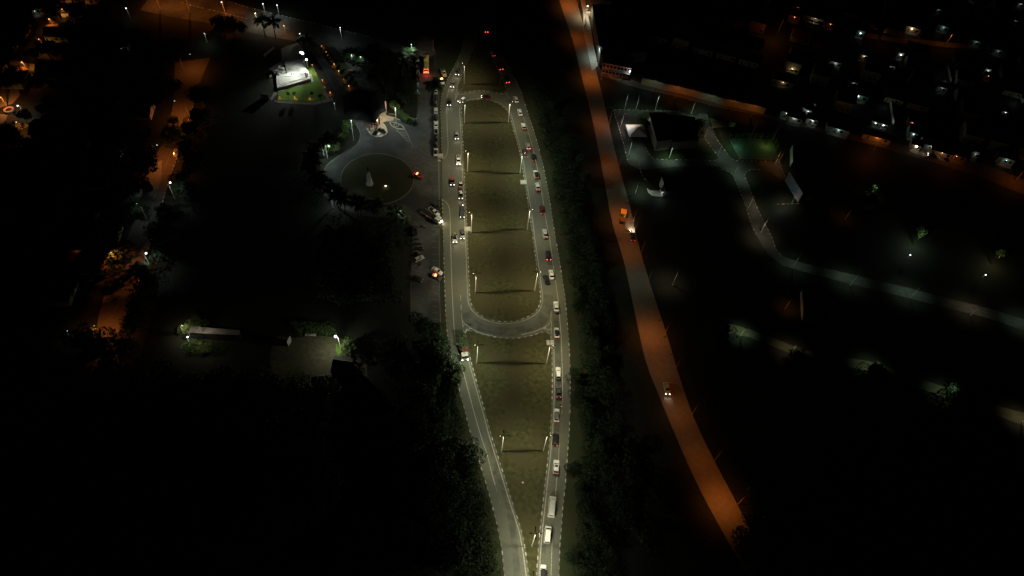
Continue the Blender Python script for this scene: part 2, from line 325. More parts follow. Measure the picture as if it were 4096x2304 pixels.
for y in range(912, 1290, 26): pline([(1729, y), (1754, y + 2)], .09)
pline([(1644, 1086), (1643, 1180), (1643, 1290)], .1)
pline([(1582.5, 515.7), (1609, 543), (1636, 570)], .22); pline([(1618.5, 518), (1631, 538), (1641, 563), (1653, 590)], .22)
for a, b in (((1586, 519), (1619, 519)), ((1596, 529), (1625, 530)), ((1602, 536), (1629, 537)), ((1609, 542), (1632, 544)), ((1615, 548), (1635, 551)), ((1622, 555), (1637, 557)), ((1629, 562), (1640, 563))): pline([a, b], .22)
for i in range(9): pline([(1722, 470 + i * 30), (1735, 471 + i * 30)], .07)
O('parking_markings', tl.mesh('parking_markings', M_faint, fix=False))['kind'] = 'structure'
kerb(crom(gp([(1755.5, 300), (1755.5, 430), (1755.5, 636)]), 3), painted=False, m=M_concd, w=.18)
kerb(crom(gp([(1757, 806), (1756, 900), (1758, 1100), (1761, 1290), (1764, 1400)]), 3), painted=False, m=M_concd, w=.18)
kerb(crom(gp([(1416, 487), (1427, 502), (1437, 519), (1442, 535.5), (1439.6, 556.6), (1424.7, 581.5), (1382, 607), (1332, 640), (1303, 669), (1293, 706), (1291, 748), (1303, 781), (1318, 800)]), 2), painted=False, m=M_concd, w=.25)
isl = [G(1509.5 + 146 * math.cos(a), 716.6 + 101 * math.sin(a)) for a in [i * 2 * math.pi / 48 for i in range(48)]]
sheet('grass_island', isl, .12, M_verge, .115); kerb(isl, True, painted=False, m=M_concd, w=.22)
# plaza in front of the gateway
PLZ = [(1416, 486), (1452, 494), (1460.7, 504.5), (1474.4, 526.8), (1485.6, 540.5), (1504, 548), (1522.9, 548), (1541.5, 539), (1549, 528), (1545, 514), (1537, 500), (1529, 493), (1545, 486), (1575, 482), (1573.8, 469.7), (1544, 462), (1544, 442), (1516.6, 440), (1440, 440), (1418, 470)]
M_plz = mat('plaza_paving', (.33, .29, .22), (.24, .21, .16), scale=.8, detail=8)
sheet('plaza_paving', crom(gp(PLZ[1:11]), 1.5) + gp(PLZ[11:]), .13, M_plz, .12)
kerb(crom(gp(PLZ[1:12]), 1.2), painted=False, m=M_conc, w=.3, h=.19)
pool = crom(gp([(1496, 536), (1499, 528), (1506, 520), (1512, 518), (1537, 524), (1536, 531), (1524, 539), (1511, 541)]), .8, True)
sheet('pool_water', pool, .19, M_water, .05); kerb(pool, True, painted=False, m=M_concd, w=.25, h=.24)
TD = crom(gp([(1558.9, 488), (1570, 489), (1590, 494), (1606, 502), (1618.5, 517), (1601, 515.6), (1581, 512), (1566, 502)]), 1, True)
sheet('grass_island', TD, .12, M_verge, .11); kerb(TD, True, painted=False, m=M_conc, w=.25)
GS = gp([(1547.7, 457), (1601, 457), (1658, 477), (1664.5, 487), (1657, 500.7), (1594, 476), (1574, 468.5), (1548, 461)])
sheet('grass_strip', GS, .12, M_verge, .11)
kerb(crom(gp([(1533, 450), (1544, 463), (1573.8, 470), (1594, 478), (1652, 502.5)]), 1.5), painted=False, m=M_conc, w=.25); kerb(gp([(1631, 466), (1658, 478)]), painted=False, m=M_conc, w=.25); kerb(gp([(1556, 456.5), (1601, 457.5)]), painted=False, m=M_conc, w=.25)
# orange dirt road
K = 1.5901
DL = [(1398, -40), (1407, 0), (1440, 100), (1465, 200), (1490, 300), (1510, 400), (1525, 480), (1540, 560), (1570, 660), (1600, 800), (1625, 910), (1660, 1000), (1710, 1120), (1760, 1230), (1830, 1360), (1900, 1480)]
DR = [(1438, -40), (1450, 0), (1472, 80), (1492, 150), (1520, 260), (1540, 350), (1560, 430), (1585, 520), (1600, 590), (1625, 680), (1650, 760), (1680, 850), (1705, 935), (1745, 1050), (1800, 1165), (1850, 1260), (1900, 1360), (1965, 1480)]
sheet('dirt_road', crom(gp([(a * K, b * K) for a, b in DL]), 4) + crom(gp([(a * K, b * K) for a, b in DR]), 4)[::-1], .03, M_dirt, .028)
# walkway beside it
sheet('pavement', gp([(2321, 0), (2334, 60), (2332, 120), (2345, 180), (2356, 230), (2368, 285), (2392, 262), (2385, 232), (2374, 180), (2366, 130), (2352, 60), (2341, 0), (2338, -30), (2316, -30)]), .1, M_conc, .09)
sheet('sandy_yard', gp([(2341, -30), (2345, 0), (2356, 57), (2400, 62), (2445, 48), (2452, 20), (2430, -30)]), .05, M_sand, .04)
sheet('sandy_yard', gp([(2424, 290), (2450, 297), (2490, 300), (2500, 315), (2478, 322), (2440, 311)]), .05, M_sand, .04)
# street with the long compound wall
sheet('side_street', gp([(2400, 300), (2480, 330), (2563, 355), (2700, 385), (2900, 435), (3056, 465), (3250, 520), (3450, 570), (3700, 640), (3900, 700), (4150, 800), (4150, 740), (3950, 660), (3700, 600), (3450, 540), (3250, 490), (3056, 445), (2900, 409), (2700, 360), (2563, 330), (2480, 305), (2420, 280)]), .02, mat('rough_street', (.11, .085, .06), (.08, .06, .045), scale=.5, detail=8), .018)
# park paths
sheet('park_path', crom(gp([(2826, 455), (2843.5, 502), (2866, 555), (2893, 593), (2919.5, 627), (2942, 643), (3052, 645), (3115, 648), (3128, 680), (3142, 712), (3120, 720), (3090, 690), (3044.7, 680), (3003, 680), (2984, 688), (2978, 703), (2987.8, 729.6), (3003, 763.8), (3018, 805.6), (3033.4, 843.6), (3060, 896.7), (3086, 949), (3105, 999), (3133, 1027), (3210, 1052), (3334.8, 1080), (3459, 1110), (3614, 1147), (3831.8, 1203), (3956, 1234), (4200, 1310)]), 4) + crom(gp([(4200, 1360), (3956, 1274), (3831, 1243), (3614, 1187), (3459, 1150), (3334, 1118), (3198, 1082), (3130, 1062), (3075, 1020), (3030.5, 949), (3005.6, 899.7), (2987.8, 839.7), (2972.7, 798), (2953.6, 752.5), (2934.7, 710.6), (2923, 691.8), (2876, 665), (2700, 668), (2560, 680), (2513, 654), (2505, 623), (2490, 562), (2475, 509), (2456, 441), (2570, 441), (2684, 444), (2730, 452), (2785, 466), (2800, 452)]), 4), .015, M_asph2)
for P in ([(2582, 589), (2597, 619.5), (2615.7, 634.7), (2672.7, 639), (2760, 640), (2858, 643), (2874, 633), (2847, 593), (2817, 551), (2800, 500), (2780, 472), (2690, 452), (2560, 452), (2548, 500), (2560, 560)],):
    sheet('park_lawn', crom(gp(P), 3, True), .1, M_verge, .095)
KW = dict(w=.16, h=.12)
for P in ([(2456, 439), (2684, 444), (2729.6, 452.5), (2790, 470)], [(2454, 441), (2475, 509), (2490.5, 562.6), (2505.6, 623), (2513, 653.7)], [(2581.6, 589), (2597, 619.5), (2615.7, 634.7), (2672.7, 639), (2760, 640), (2858.7, 643), (2875.8, 632.8), (2847, 593), (2817, 551)], [(2826.4, 460), (2843.5, 502), (2866, 555), (2893, 593), (2919.5, 627), (2942, 643), (3052, 645), (3115, 648), (3128, 680), (3141.6, 710.6)], [(3060, 896.7), (3033.4, 843.6), (3018, 805.6), (3003, 763.8), (2987.8, 729.6), (2978, 703), (2984, 688), (3003, 680), (3044.7, 680)], [(3061.5, 899.7), (3086, 949), (3105, 999), (3133, 1027)], [(2885, 676), (2923, 691.8), (2934.7, 710.6), (2953.6, 752.5), (2972.7, 798), (2987.8, 839.7), (3005.6, 899.7), (3030.5, 949)], [(3147, 718), (3166, 760), (3185, 798), (3194.7, 815)], [(3194.7, 815), (3094, 817.7)], [(2555, 657.5), (2570, 703), (2592, 730)]):
    kerb(crom(gp(P), 1.5), **KW)
# lower park track, worn earth
sheet('park_track', crom(gp([(2900, 1290), (3000, 1318), (3167, 1380), (3300, 1420), (3478, 1445), (3640, 1500), (3782, 1550), (3950, 1610), (4200, 1680)]), 4) + crom(gp([(4200, 1740), (3950, 1650), (3782, 1595), (3640, 1535), (3478, 1485), (3300, 1450), (3167, 1415), (3000, 1350), (2900, 1330)]), 4), .012, mat('earth_track', (.09, .085, .05), (.06, .065, .03), scale=.4, detail=8))
# western street with sodium lamps
WL = [(700, 250), (697, 320), (690, 430), (648, 570), (560, 760), (540, 870), (485, 1010), (440, 1130), (400, 1240), (385, 1340), (393, 1362)]
WR = [(842, 230), (800, 330), (779, 400), (730, 560), (700, 650), (662, 770), (636, 860), (605, 960), (580, 1040), (560, 1110), (530, 1190), (510, 1270), (490, 1312), (460, 1340), (430, 1356), (393, 1364)]
M_wst = mat('paved_street', (.1, .09, .075), (.075, .068, .056), scale=.8, detail=8)
sheet('western_street', crom(gp(WL), 3) + crom(gp(WR), 3)[::-1], .02, M_wst)
kerb(crom(gp(WR[2:]), 2), w=.2); wm = MB(); WC = crom(gp([(745, 440), (700, 560), (640, 730), (590, 880), (545, 1010), (500, 1130), (455, 1250)]), 3); ribbon(wm, WC, .12, .026); ribbon(wm, offs(WC, 3.2), .12, .026)
O('street_lines', wm.mesh('street_lines', M_faint, fix=False))['kind'] = 'structure'
sheet('pavement', gp([(648, 640), (645, 720), (620, 790), (592, 780), (575, 730), (600, 670)]), .12, M_concd, .11)
sheet('driveway', gp([(416, 1187), (455, 1190), (437, 1211), (410, 1208)]), .03, M_sand, .02)
# northern street
NL = [(560, -60), (727, 12), (803.6, 31.5), (898, 53), (990, 76), (1100, 106), (1200, 130), (1330, 160), (1500, 205), (1640, 215)]
NU = [(650, -80), (880, -4), (1018, 36), (1129.5, 64), (1254, 93), (1378, 123), (1496, 152), (1650, 190)]
sheet('northern_street', crom(gp([(560, 40), (700, 70), (850, 95), (980, 125), (1100, 150), (1250, 175), (1400, 200), (1640, 225)]), 5) + crom(gp(NU), 4)[::-1], .02, M_asph2)
kerb(crom(gp(NU[1:-1]), 2.2)); kerb(crom(gp(NL[1:5]), 2.2))
# avenue between the gardens
for a, b in (([(1340, 186), (1390, 262), (1440, 345)], [(1390, 182), (1455, 265), (1520, 365)]), ([(1238, 190), (1285, 262), (1340, 360)], [(1265, 187), (1310, 250), (1369, 342)])):
    sheet('avenue', crom(gp(a), 4) + crom(gp(b), 4)[::-1], .016, M_asph2)
    kerb(crom(gp(a), 4), painted=False, m=M_concd, w=.15); kerb(crom(gp(b), 4), painted=False, m=M_concd, w=.15)
sheet('planting_strip', crom(gp([(1267, 188), (1312, 250), (1371, 342)]), 4) + crom(gp([(1338, 187), (1388, 263), (1437, 345)]), 4)[::-1], .05, M_verge, .04)
# yards and lanes of the north-western houses
ho = [([(0, 350), (25, 345), (70, 345), (80, 380), (50, 415), (0, 430)],), ([(0, 455), (30, 460), (24, 480), (0, 500)],), ([(60, 495), (85, 492), (120, 500), (110, 508), (62, 522)],), ([(45, 235), (90, 250), (146, 258), (140, 284), (80, 275), (40, 255)],), ([(140, 150), (170, 158), (188, 158), (192, 144), (212, 148), (205, 170), (180, 170), (150, 162)],), ([(190, 72), (210, 80), (250, 110), (265, 138), (240, 132), (205, 120)],), ([(240, 30), (283, 30), (280, 48), (262, 56), (250, 48)],), ([(245, -10), (345, -10), (330, 20), (300, 40), (250, 20)],), ([(130, 30), (180, 35), (186, 50), (170, 60), (150, 55)],)]
for (P,) in ho: sheet('unpaved_yard', gp(P), .02, M_dirt, .015)
# ================================================================ LAMPS
def lens_me(kind, r=.16): return cache(('lens', kind, r), lambda: MB().ball(0, 0, 0, r * .85, 8, 5, .7).mesh('lens', LENS[kind], True))
CACHE = {}
def cache(k, fn):
    if k not in CACHE: CACHE[k] = fn()
    return CACHE[k]
def pole_me(h, r0=.13, r1=.07, m=None, n=8): return cache(('pole', h, r0, m), lambda: MB().tube([(0, 0, 0), (0, 0, .35), (0, 0, .36), (0, 0, h)], [r0 * 1.8, r0 * 1.8, r0, r1], n).mesh('pole', m or M_pole, True))
def head_me(L=.75, w=.32): return cache(('head', L, w), lambda: MB().hexa([(0, -w * .35, -.04), (L, -w / 2, -.1), (L, w / 2, -.1), (0, w * .35, -.04)], [(0, -w * .2, .06), (L, -w * .35, .03), (L, w * .35, .03), (0, w * .2, .06)]).mesh('lamp_head', M_blk))
def median_lamp(bx, by, side, label, P=1.0, h=11.3, sides=None, cat='street lamp', c='m'):
    b = G(bx, by, .1); a0 = ang(bx, by, 40 * side, 0)
    t = E('street_lamp', b, a0, label, cat, 'four armed lamps along the median')
    O('pole', pole_me(h), t)
    arm = cache('arm4', lambda: MB().tube([(0, 0, 0), (1.0, 0, .12)], .07, 6).mesh('arm', M_blk))
    for k in range(4):
        a = k * math.pi / 2; ar = O('arm', arm, t, (0, 0, h - .1), a)
        O('lamp_head', head_me(), ar, (.95, 0, .12))
    O('lens', MB().ball(0, 0, 0, .1, 8, 5, .6).mesh('lens', E_y if P else E_off, True), t, (1.0, 0, h - .14)) if P else None
    if P:
        for s in (sides or (1,)):
            light(t, (1.35 * s, 0, h - .22), LP * P, c, .13, 170, 1.0, True, (0, math.radians(13) * -s, 0), .5)
    return t
LP = 4700
TINT = [(1, .88, .56), (1, .97, .72), (.96, 1, .74), (1, .93, .64), (1, .9, .6)]
LAMPS = [(1856, 337, -1, 'northern lamp standing left in the upper grass triangle, lit', .55),
 (2000, 338, 1, 'unlit lamp on the right edge of the upper grass triangle', 0), (1924, 185, -1, 'unlit lamp near the dark apex of the upper grass triangle', 0),
 (1858, 492, -1, 'lamp just inside the upper left corner of the long oval median', .85), (2033, 490, 1, 'lamp just inside the upper right corner of the long oval median', .85),
 (1870, 687, -1, 'left lamp of the second pair along the oval median', 1.0), (2080, 694, 1, 'right lamp of the second pair, beside the black car and grey van', 1.0),
 (1885, 930, -1, 'left lamp of the third pair, by the small white pad', 1.0), (2109, 918, 1, 'right lamp of the third pair along the oval median', 1.0),
 (1901, 1171, -1, 'left lamp nearest the rounded lower end of the oval median', 1.05), (2138, 1164, 1, 'right lamp nearest the rounded lower end of the oval median', 1.1),
 (1907, 1452, -1, 'left lamp at the wide top of the lower grass wedge', 1.0), (2185, 1454, 1, 'right lamp at the wide top of the lower grass wedge', 1.0),
 (2006, 1806, -1, 'left lamp halfway down the lower grass wedge', .95), (2173, 1803, 1, 'right lamp halfway down the lower grass wedge', .95)]
for k, (x, y, s, lb, p) in enumerate(LAMPS): median_lamp(x, y, s, lb, p * (1.0, 1.12, .9, 1.05, .86)[(k * 3) % 5], c=TINT[(k * 2) % 5])
median_lamp(2127, 2184, 1, 'single lamp in the narrow tip of the lower grass wedge', .6, sides=(1, -1))
median_lamp(2118, 2356, 1, 'lamp whose arms just show at the tip of the grass wedge', .55, sides=(1, -1))
def post_lamp(bx, by, h, head, label, c='w', P=0, arm=0, to=(0, 0), cat='street lamp', group=None, wood=False, spot=160, lens=True, tilt=0, lr=.16, poff=0, blend=.7):
    """lamp post with its foot at bx, by; arm reaches arm metres toward the direction `to` (in the photograph)"""
    b = G(bx, by); a = ang(bx, by, to[0] * 10, to[1] * 10) if to != (0, 0) else 0
    t = E('street_lamp', b, a, label, cat, group); O('pole', pole_me(h, .11, .07, M_wood if wood else M_pole, 6), t)
    if arm:
        O('arm', MB().tube([(0, 0, h - .3), (arm * .5, 0, h + .1), (arm, 0, h + .2)], .05, 6).mesh('arm', M_pole), t)
    hd = O('lamp_head', head_me(.6, .3), t, (arm, 0, h + .2))
    if lens: O('lens', lens_me(c if c in LENS else 'w', lr), hd, (.42, 0, -.1))
    if P: light(t, (arm + .3 + poff, 0, h - .12), P, c, .1, spot, blend, rot=(0, math.radians(-tilt), 0))
    return t
def added_mast(p, P, c, label, r=.1):  # gives a free light without a fixture an added mast and head
    t = E('street_lamp', (p.x, p.y, 0), 0, label, 'lamp'); z = max(1.2, p.z)
    O('pole', MB().tube([(0, .35, 0), (0, .35, z + .25)], .05, 6).mesh('pole', M_blk), t); O('lamp_head', MB().box(0, .15, z + .25, .35, .5, .1).mesh('lamp_head', M_blk), t)
    light(t, (0, 0, z), P, c, r); return t
OG = 'sodium lamps along the orange dirt road'
# feet along the right edge of the dirt road: (foot, height, strength)
for bx, by, c, P, arm, lb in [(2950, 2018, 's', 3877, 3.6, 'sodium lamp pole nearest the lower end of the orange road'),
 (2769, 1656, 's', 1474, 3.6, 'sodium lamp pole below the white car on the orange road'), (2655, 1346, 's', 3032, 3.6, 'sodium lamp pole over the bright stretch in the middle of the orange road'),
 (2595, 1120, 'w', 380, 3.6, 'lamp pole giving a weak whitish pool on the orange road'), (2566, 1010, 's', 1500, 3.6, 'added sodium lamp pole between the dark car and the whitish pool'), (2700, 1480, 's', 900, 3.6, 'dim sodium lamp pole above the silver car on the orange road'), (2860, 1840, 's', 1300, 3.6, 'dim sodium lamp pole halfway down the lower orange road'), (2533, 885, 's', 2872, 4.0, 'sodium lamp pole beside the small yellow truck'),  # the pole between car and whitish pool is added for more orange light
 (2475, 669, 's', 1474, 3.4, 'sodium lamp pole opposite the parked tents of the park'), (2436, 500, 's', 2137, 3.2, 'sodium lamp pole below the street junction on the orange road'),
 (2404, 318, 's', 4149, 3.6, 'sodium lamp pole at the corner of the compound street'), (2330, 160, 's', 2184, 2.4, 'sodium lamp pole beside the pale pavement'),
 (2309, 30, 's', 5586, 3.2, 'sodium lamp pole at the far end of the orange road'), (2311, -20, 's', 1911, 3.2, 'sodium lamp pole beyond the far end of the orange road')]:
    post_lamp(bx, by, 9.5, 0, lb, c, P * .72, arm, (-1, -.05), group=OG, lens=False, wood=True, spot=128, tilt=-3, poff=1.5, blend=1.0)
post_lamp(2394, 238, 7, 0, 'white lamp reaching over the pale pavement from the dark warehouse', 'w', 1500, 1.2, (-1, 0), spot=150, tilt=-10)
post_lamp(2392, 178, 6, 0, 'small lamp bracket on the warehouse side above the pale pavement', 'w', 260, .6, (-1, 0), spot=150)
post_lamp(2343, 72, 6, 0, 'left flood lamp over the sandy yard', 'y', 2600, .4, (0, -1), tilt=0, lr=.35)
post_lamp(2378, 70, 6, 0, 'right flood lamp over the sandy yard', 'y', 2200, .4, (0, -1), tilt=0, lr=.32)
for bx, by, P, lb in [(640, 35, 3000, 'sodium lamp at the far west end of the northern street'), (760, 50, 3000, 'second sodium lamp from the west on the northern street')]:
    post_lamp(bx, by, 9, 0, lb, 's', P, 2, (0, -1), lens=False, group='lamps of the northern street')
# western street
for bx, by, h, c, P, arm, to, lb in [(735, 280, 8, 's', 1800, 4.5, (1, 0), 'sodium lamp at the dim top of the western street'), (758, 470, 8.5, 's', 3200, 3, (-1, 0), 'sodium lamp over the upper western street'),
 (716, 650, 9, 's', 3600, 5, (-1, 0), 'sodium lamp over the parked car on the western street'), (590, 880, 8, 'w', 320, 1, (-1, -.4), 'small white lamp over the dim middle of the western street'),
 (562, 1075, 9, 's', 3600, 6, (-1, 0), 'sodium lamp over the lower western street'), (456, 1364, 7, 's', 3600, 3.5, (-1, -.3), 'sodium lamp at the closed lower end of the western street')]:
    post_lamp(bx, by, h, 0, lb, c, P, arm, to, wood=True, group='lamps of the western street', spot=150, lr=.2)
post_lamp(702, 800, 9, 0, 'bright white lamp right of the western street, upper one', 'w', 700, .4, (1, 0), lr=.42, spot=130, poff=1)
post_lamp(610, 1080, 9, 0, 'bright white lamp right of the western street, lower one', 'w', 700, .4, (1, 0), lr=.42, spot=130, poff=1)
post_lamp(284, 1350, 4, 0, 'tiny white lamp among the dark houses lower left', 'w', 60, .2, (1, 0), lr=.2)
# northern street
for bx, by, h, c, P, arm, to, lb, lr in [(903, 62, 8, 's', 3400, 1.5, (0, 1), 'orange lamp at the west end of the northern street', .3), (1062, 58, 6, 'w', 380, .3, (0, 1), 'white lamp behind the northern street', .26),
 (1119, 70, 7, 'w', 500, .5, (0, 1), 'white lamp with a lit post north of the palms', .26), (1032, 95, 6, 'y', 1300, .5, (0, 1), 'warm lamp just left of the two street palms', .26), (1099, 112, 6, 'y', 900, .5, (0, 1), 'warm lamp above the second street palm', .26),
 (1143, 138, 5, 'o', 400, .3, (0, 1), 'twin orange lamp right of the street palms', .3), (1209, 185, 7, 'w', 260, .3, (0, 1), 'white lamp above a lone palm by the skate park', .26), (1367, 160, 7, 'w', 420, .3, (0, 1), 'white lamp midway along the northern street', .26),
 (1650, 265, 12, 'w', 1100, .4, (0, 1), 'white lamp post by the palms at the top of the parking strip', .22), (1733, 205, 7, 's', 60, .2, (0, 1), 'faint red lamp post on the grass above the yellow bus', .1),
 (1449, 285, 8, 'w', 320, .4, (0, 1), 'white lamp between the avenue and the dark garden', .26), (1412, 268, 7, 'w', 700, .4, (0, 1), 'dim lamp over the pale avenue surface', .1),
 (1586, 502, 10, 'w', 3200, .5, (0, 1), 'lamp on the teardrop island in front of the gateway', .24), (1415, 560, 11, 'w', 1700, .5, (1, 0), 'lamp post at the left edge of the gateway forecourt', .1),
 (1341, 440, 4, 'w', 90, .2, (0, 1), 'small white lamp among the trees left of the gateway', .22), (1311, 635, 8, 'w', 1600, 1.6, (1, .6), 'green lit lamp post by the upper palms of the roundabout', .25), (1296, 622, 6, 'g', 500, .4, (1, 0), 'short lamp post beside the tall green lit one', .22),
 (1332, 832, 8, 'w', 1200, 1.0, (1, -1), 'bright lamp among the lower palms of the roundabout', .4), (1543, 748, 1, 'y', 20, .05, (0, 1), 'small ground floodlight in the middle of the round island', .28),
 (1613, 880, 5, 'w', 600, .3, (-1, 0), 'small lamp beside the lit palm at the parking strip', .22), (520, 70, 5, 'w', 60, .2, (0, 1), 'lone white lamp in the dark north western grove', .3), (829, 170, 5, 'g', 160, .2, (0, 1), 'white lamp over dark grass beside the western street', .22)]:
    post_lamp(bx, by, h, 0, lb, c, P, arm, to, lr=lr, spot=165 if c != 'x' else 120)
for bx, by, P, lb in [(1671, 340, 20, 'tiny white bollard light at the left of the parking strip, upper'), (1671, 367, 30, 'tiny white bollard light at the left of the parking strip, lower')]:
    post_lamp(bx, by, 1.2, 0, lb, 'w', P, .05, (0, 1), lr=.2)
# orange garden lights
GL = 'orange garden lights'
grows = [((1250.6, 265), 1, 'first'), ((1263, 295), .8, 'second'), ((1289.5, 325), 1, 'third'), ((1300, 353), .9, 'fourth'), ((1321, 375), 1, 'fifth')]
for (x, y), s, w in grows: post_lamp(x, y, 1.0, 0, w + ' orange garden light from the top along the lawn fence', 'o', 70 * s, .05, (0, 1), lr=.26 * s, cat='garden light', group=GL)
for (x, y), s, w in [((1288, 189), 1, 'first'), ((1305, 213), .9, 'second'), ((1323, 237), .4, 'third, dim'), ((1337, 262), 1.1, 'fourth'), ((1356, 289), 1.1, 'fifth'), ((1375.5, 320), .7, 'sixth'), ((1396, 349), 1.1, 'seventh')]:
    post_lamp(x, y, 1.0, 0, w + ' orange garden light from the top down the avenue planting', 'o', 60 * s, .05, (0, 1), lr=.25 * s, cat='garden light', group=GL)
    post_lamp(x + 4, y + 9, .6, 0, 'low spotlight beside the ' + w + ' avenue garden light', 'o', 14 * s, .05, (0, 1), lr=.13, cat='garden light', group=GL)
for (x, y), w in [((1120, 391), 'left'), ((1180, 393), 'middle'), ((1240, 395), 'right')]: post_lamp(x, y, 1.0, 0, w + ' orange garden light along the bottom of the bright lawn', 'o', 60, .05, (0, 1), lr=.2, cat='garden light', group=GL)
# park lamps east of the dirt road
PG = 'pole lamps of the eastern park'
for bx, by, h, c, P, to, arm, lb in [(2619, 445, 9, 'g', 520, (0, 1), .6, 'park lamp on the dashed kerb above the dark pavilion'), (2544, 438, 8, 'g', 420, (-1, 0), .5, 'park lamp at the north west corner of the park'), (2498, 436, 8, 'g', 300, (1, 0), .5, 'leaning twin lamp pole by the park corner'),
 (2765, 455, 8, 'g', 900, (1, .4), 2, 'park lamp at the top of the diagonal path'), (2818, 550, 9, 'y', 1100, (1, 0), 2.5, 'park lamp over the upper diagonal path'), (2872, 620, 9, 'g', 850, (1, .1), 2.5, 'park lamp over the middle of the diagonal path'),
 (2935, 705, 9, 'g', 900, (1, -.2), 3, 'park lamp at the path fork below the sports court'), (2992, 833, 9, 'y', 900, (1, .2), 2.5, 'park lamp by the long kerb below the fork'), (3043, 930, 9, 'y', 1000, (0, 1), 2, 'park lamp before the bend of the long path'),
 (3168, 1074, 9, 'g', 420, (0, -1), 2, 'park lamp just after the bend of the long path'), (3400, 1142, 9, 'g', 650, (-.3, -1), 2.5, 'first lamp along the straight greenish path'), (3639, 1195, 9, 'g', 650, (-.3, -1), 2.5, 'second lamp along the straight greenish path'), (3881, 1262, 9, 'y', 650, (-.3, -1), 3, 'third lamp along the straight path, warmer'), (4100, 1315, 9, 'g', 650, (-.3, -1), 2.5, 'last lamp of the straight path at the picture edge'),
 (2676, 634, 7, 'g', 900, (0, 1), 1, 'short park lamp inside the kerb below the pavilion'), (2515, 616, 8, 'g', 1100, (1, 0), 1.5, 'park lamp over the asphalt below the white tent'), (2482, 510, 8, 'y', 950, (1, .2), 3, 'park lamp left of the white tent'),
 (3095, 665, 9, 'o', 520, (0, 1), 1, 'warm lamp over the path below the sports court'), (3165, 815, 7, 'y', 500, (-1, -.1), 2, 'lamp at the lower corner of the right hand park loop'), (2541, 775, 7, 'g', 900, (1, -.5), 2, 'lamp over the green grass left of the small white kiosk'),
 (2690, 1140, 9, 'y', 620, (-.5, -.3), 1.5, 'lamp over the pale grass patch beside the dirt road'), (3140, 1235, 6, 'o', 260, (1, -.5), 1, 'warm lamp over grass beside the long white wall'), (2962, 1345, 6, 'g', 620, (0, -1), 1, 'park lamp by the dark tree at the start of the lower track'), (3160, 1415, 7, 'y', 430, (0, -1), 1, 'warm lamp over the lower track'),
 (3480, 1480, 7, 'g', 520, (0, -1), 1, 'green lamp behind a tree on the lower track'), (3785, 1588, 7, 'g', 520, (-.4, -1), 1, 'second green lamp behind a tree on the lower track'), (4085, 1690, 7, 'y', 560, (0, -1), 1, 'last warm lamp of the lower track'),
 (3378, 880, 7, 'o', 180, (0, -1), 1, 'faint warm lamp over empty dark grass'), (3478, 785, 6, 'g', 420, (0, -1), .5, 'lamp between the slatted benches and the dark hut')]:
    post_lamp(bx, by, h, 0, lb, c, P * 1.6, arm, to, group=PG, lens=False, spot=112, blend=1.0)
for bx, by, c, lb in [(2999, 556, 'g', 'back left mast of the sports court'), (3090, 559, 'g', 'back right mast of the sports court'), (2957, 641, 'y', 'front left mast of the sports court'), (3117, 644, 'o', 'front right mast of the sports court')]:
    post_lamp(bx, by, 9, 0, lb, c, 0, .5, (0, 1), group='masts of the sports court', lens=False)
added_mast(G(2946, 566, 3), 230, (.3, 1, .6), 'low teal lamp on an added mast in the upper left corner of the sports court'); added_mast(G(3075, 566, 3), 170, (.7, 1, .2), 'low yellow green lamp on an added mast in the upper right corner of the sports court')  # masts added to hold the two free court lights
# ================================================================ VEHICLES
DIM = {  # L, W, H, belt, base x0, x1, roof x0, x1
 'hatch': (3.95, 1.74, 1.48, .93, -1.85, .85, -1.45, .2), 'sedan': (4.5, 1.78, 1.45, .93, -1.6, 1.0, -1.05, .35), 'suv': (4.4, 1.84, 1.66, 1.02, -2.1, .95, -1.75, .35),
 'wagon': (4.5, 1.76, 1.5, .93, -2.15, .95, -1.8, .3), 'van': (4.9, 1.9, 2.0, 1.15, -2.4, 1.75, -2.3, 1.0), 'longvan': (6.1, 2.05, 2.5, 1.35, -3.0, 2.2, -2.9, 1.55), 'pickup': (5.2, 1.85, 1.75, 1.05, -.55, 1.35, -.35, .75)}
def wheel_me(r=.32, w=.22): return cache(('wheel', r), lambda: MB().tube([(0, -w / 2, 0), (0, -w / 2 + .03, 0), (0, w / 2 - .03, 0), (0, w / 2, 0)], [r * .9, r, r, r * .9], 12).mesh('wheel', M_tyre))
def rim_me(r=.19): return cache(('rim', r), lambda: MB().tube([(0, -.12, 0), (0, .12, 0)], r, 8).mesh('rim', M_pole))
def pane(q, name, m, th=.012, k=.1):
    q = [Vector(p) for p in q]; c = sum(q, Vector()) / 4; n = (q[1] - q[0]).cross(q[3] - q[0]).normalized()
    if n.dot(c - Vector((0, 0, .6))) < 0: n = -n
    q = [p.lerp(c, k) for p in q]; return MB().hexa([p - n * .004 for p in q], [p + n * th for p in q]).mesh(name, m)
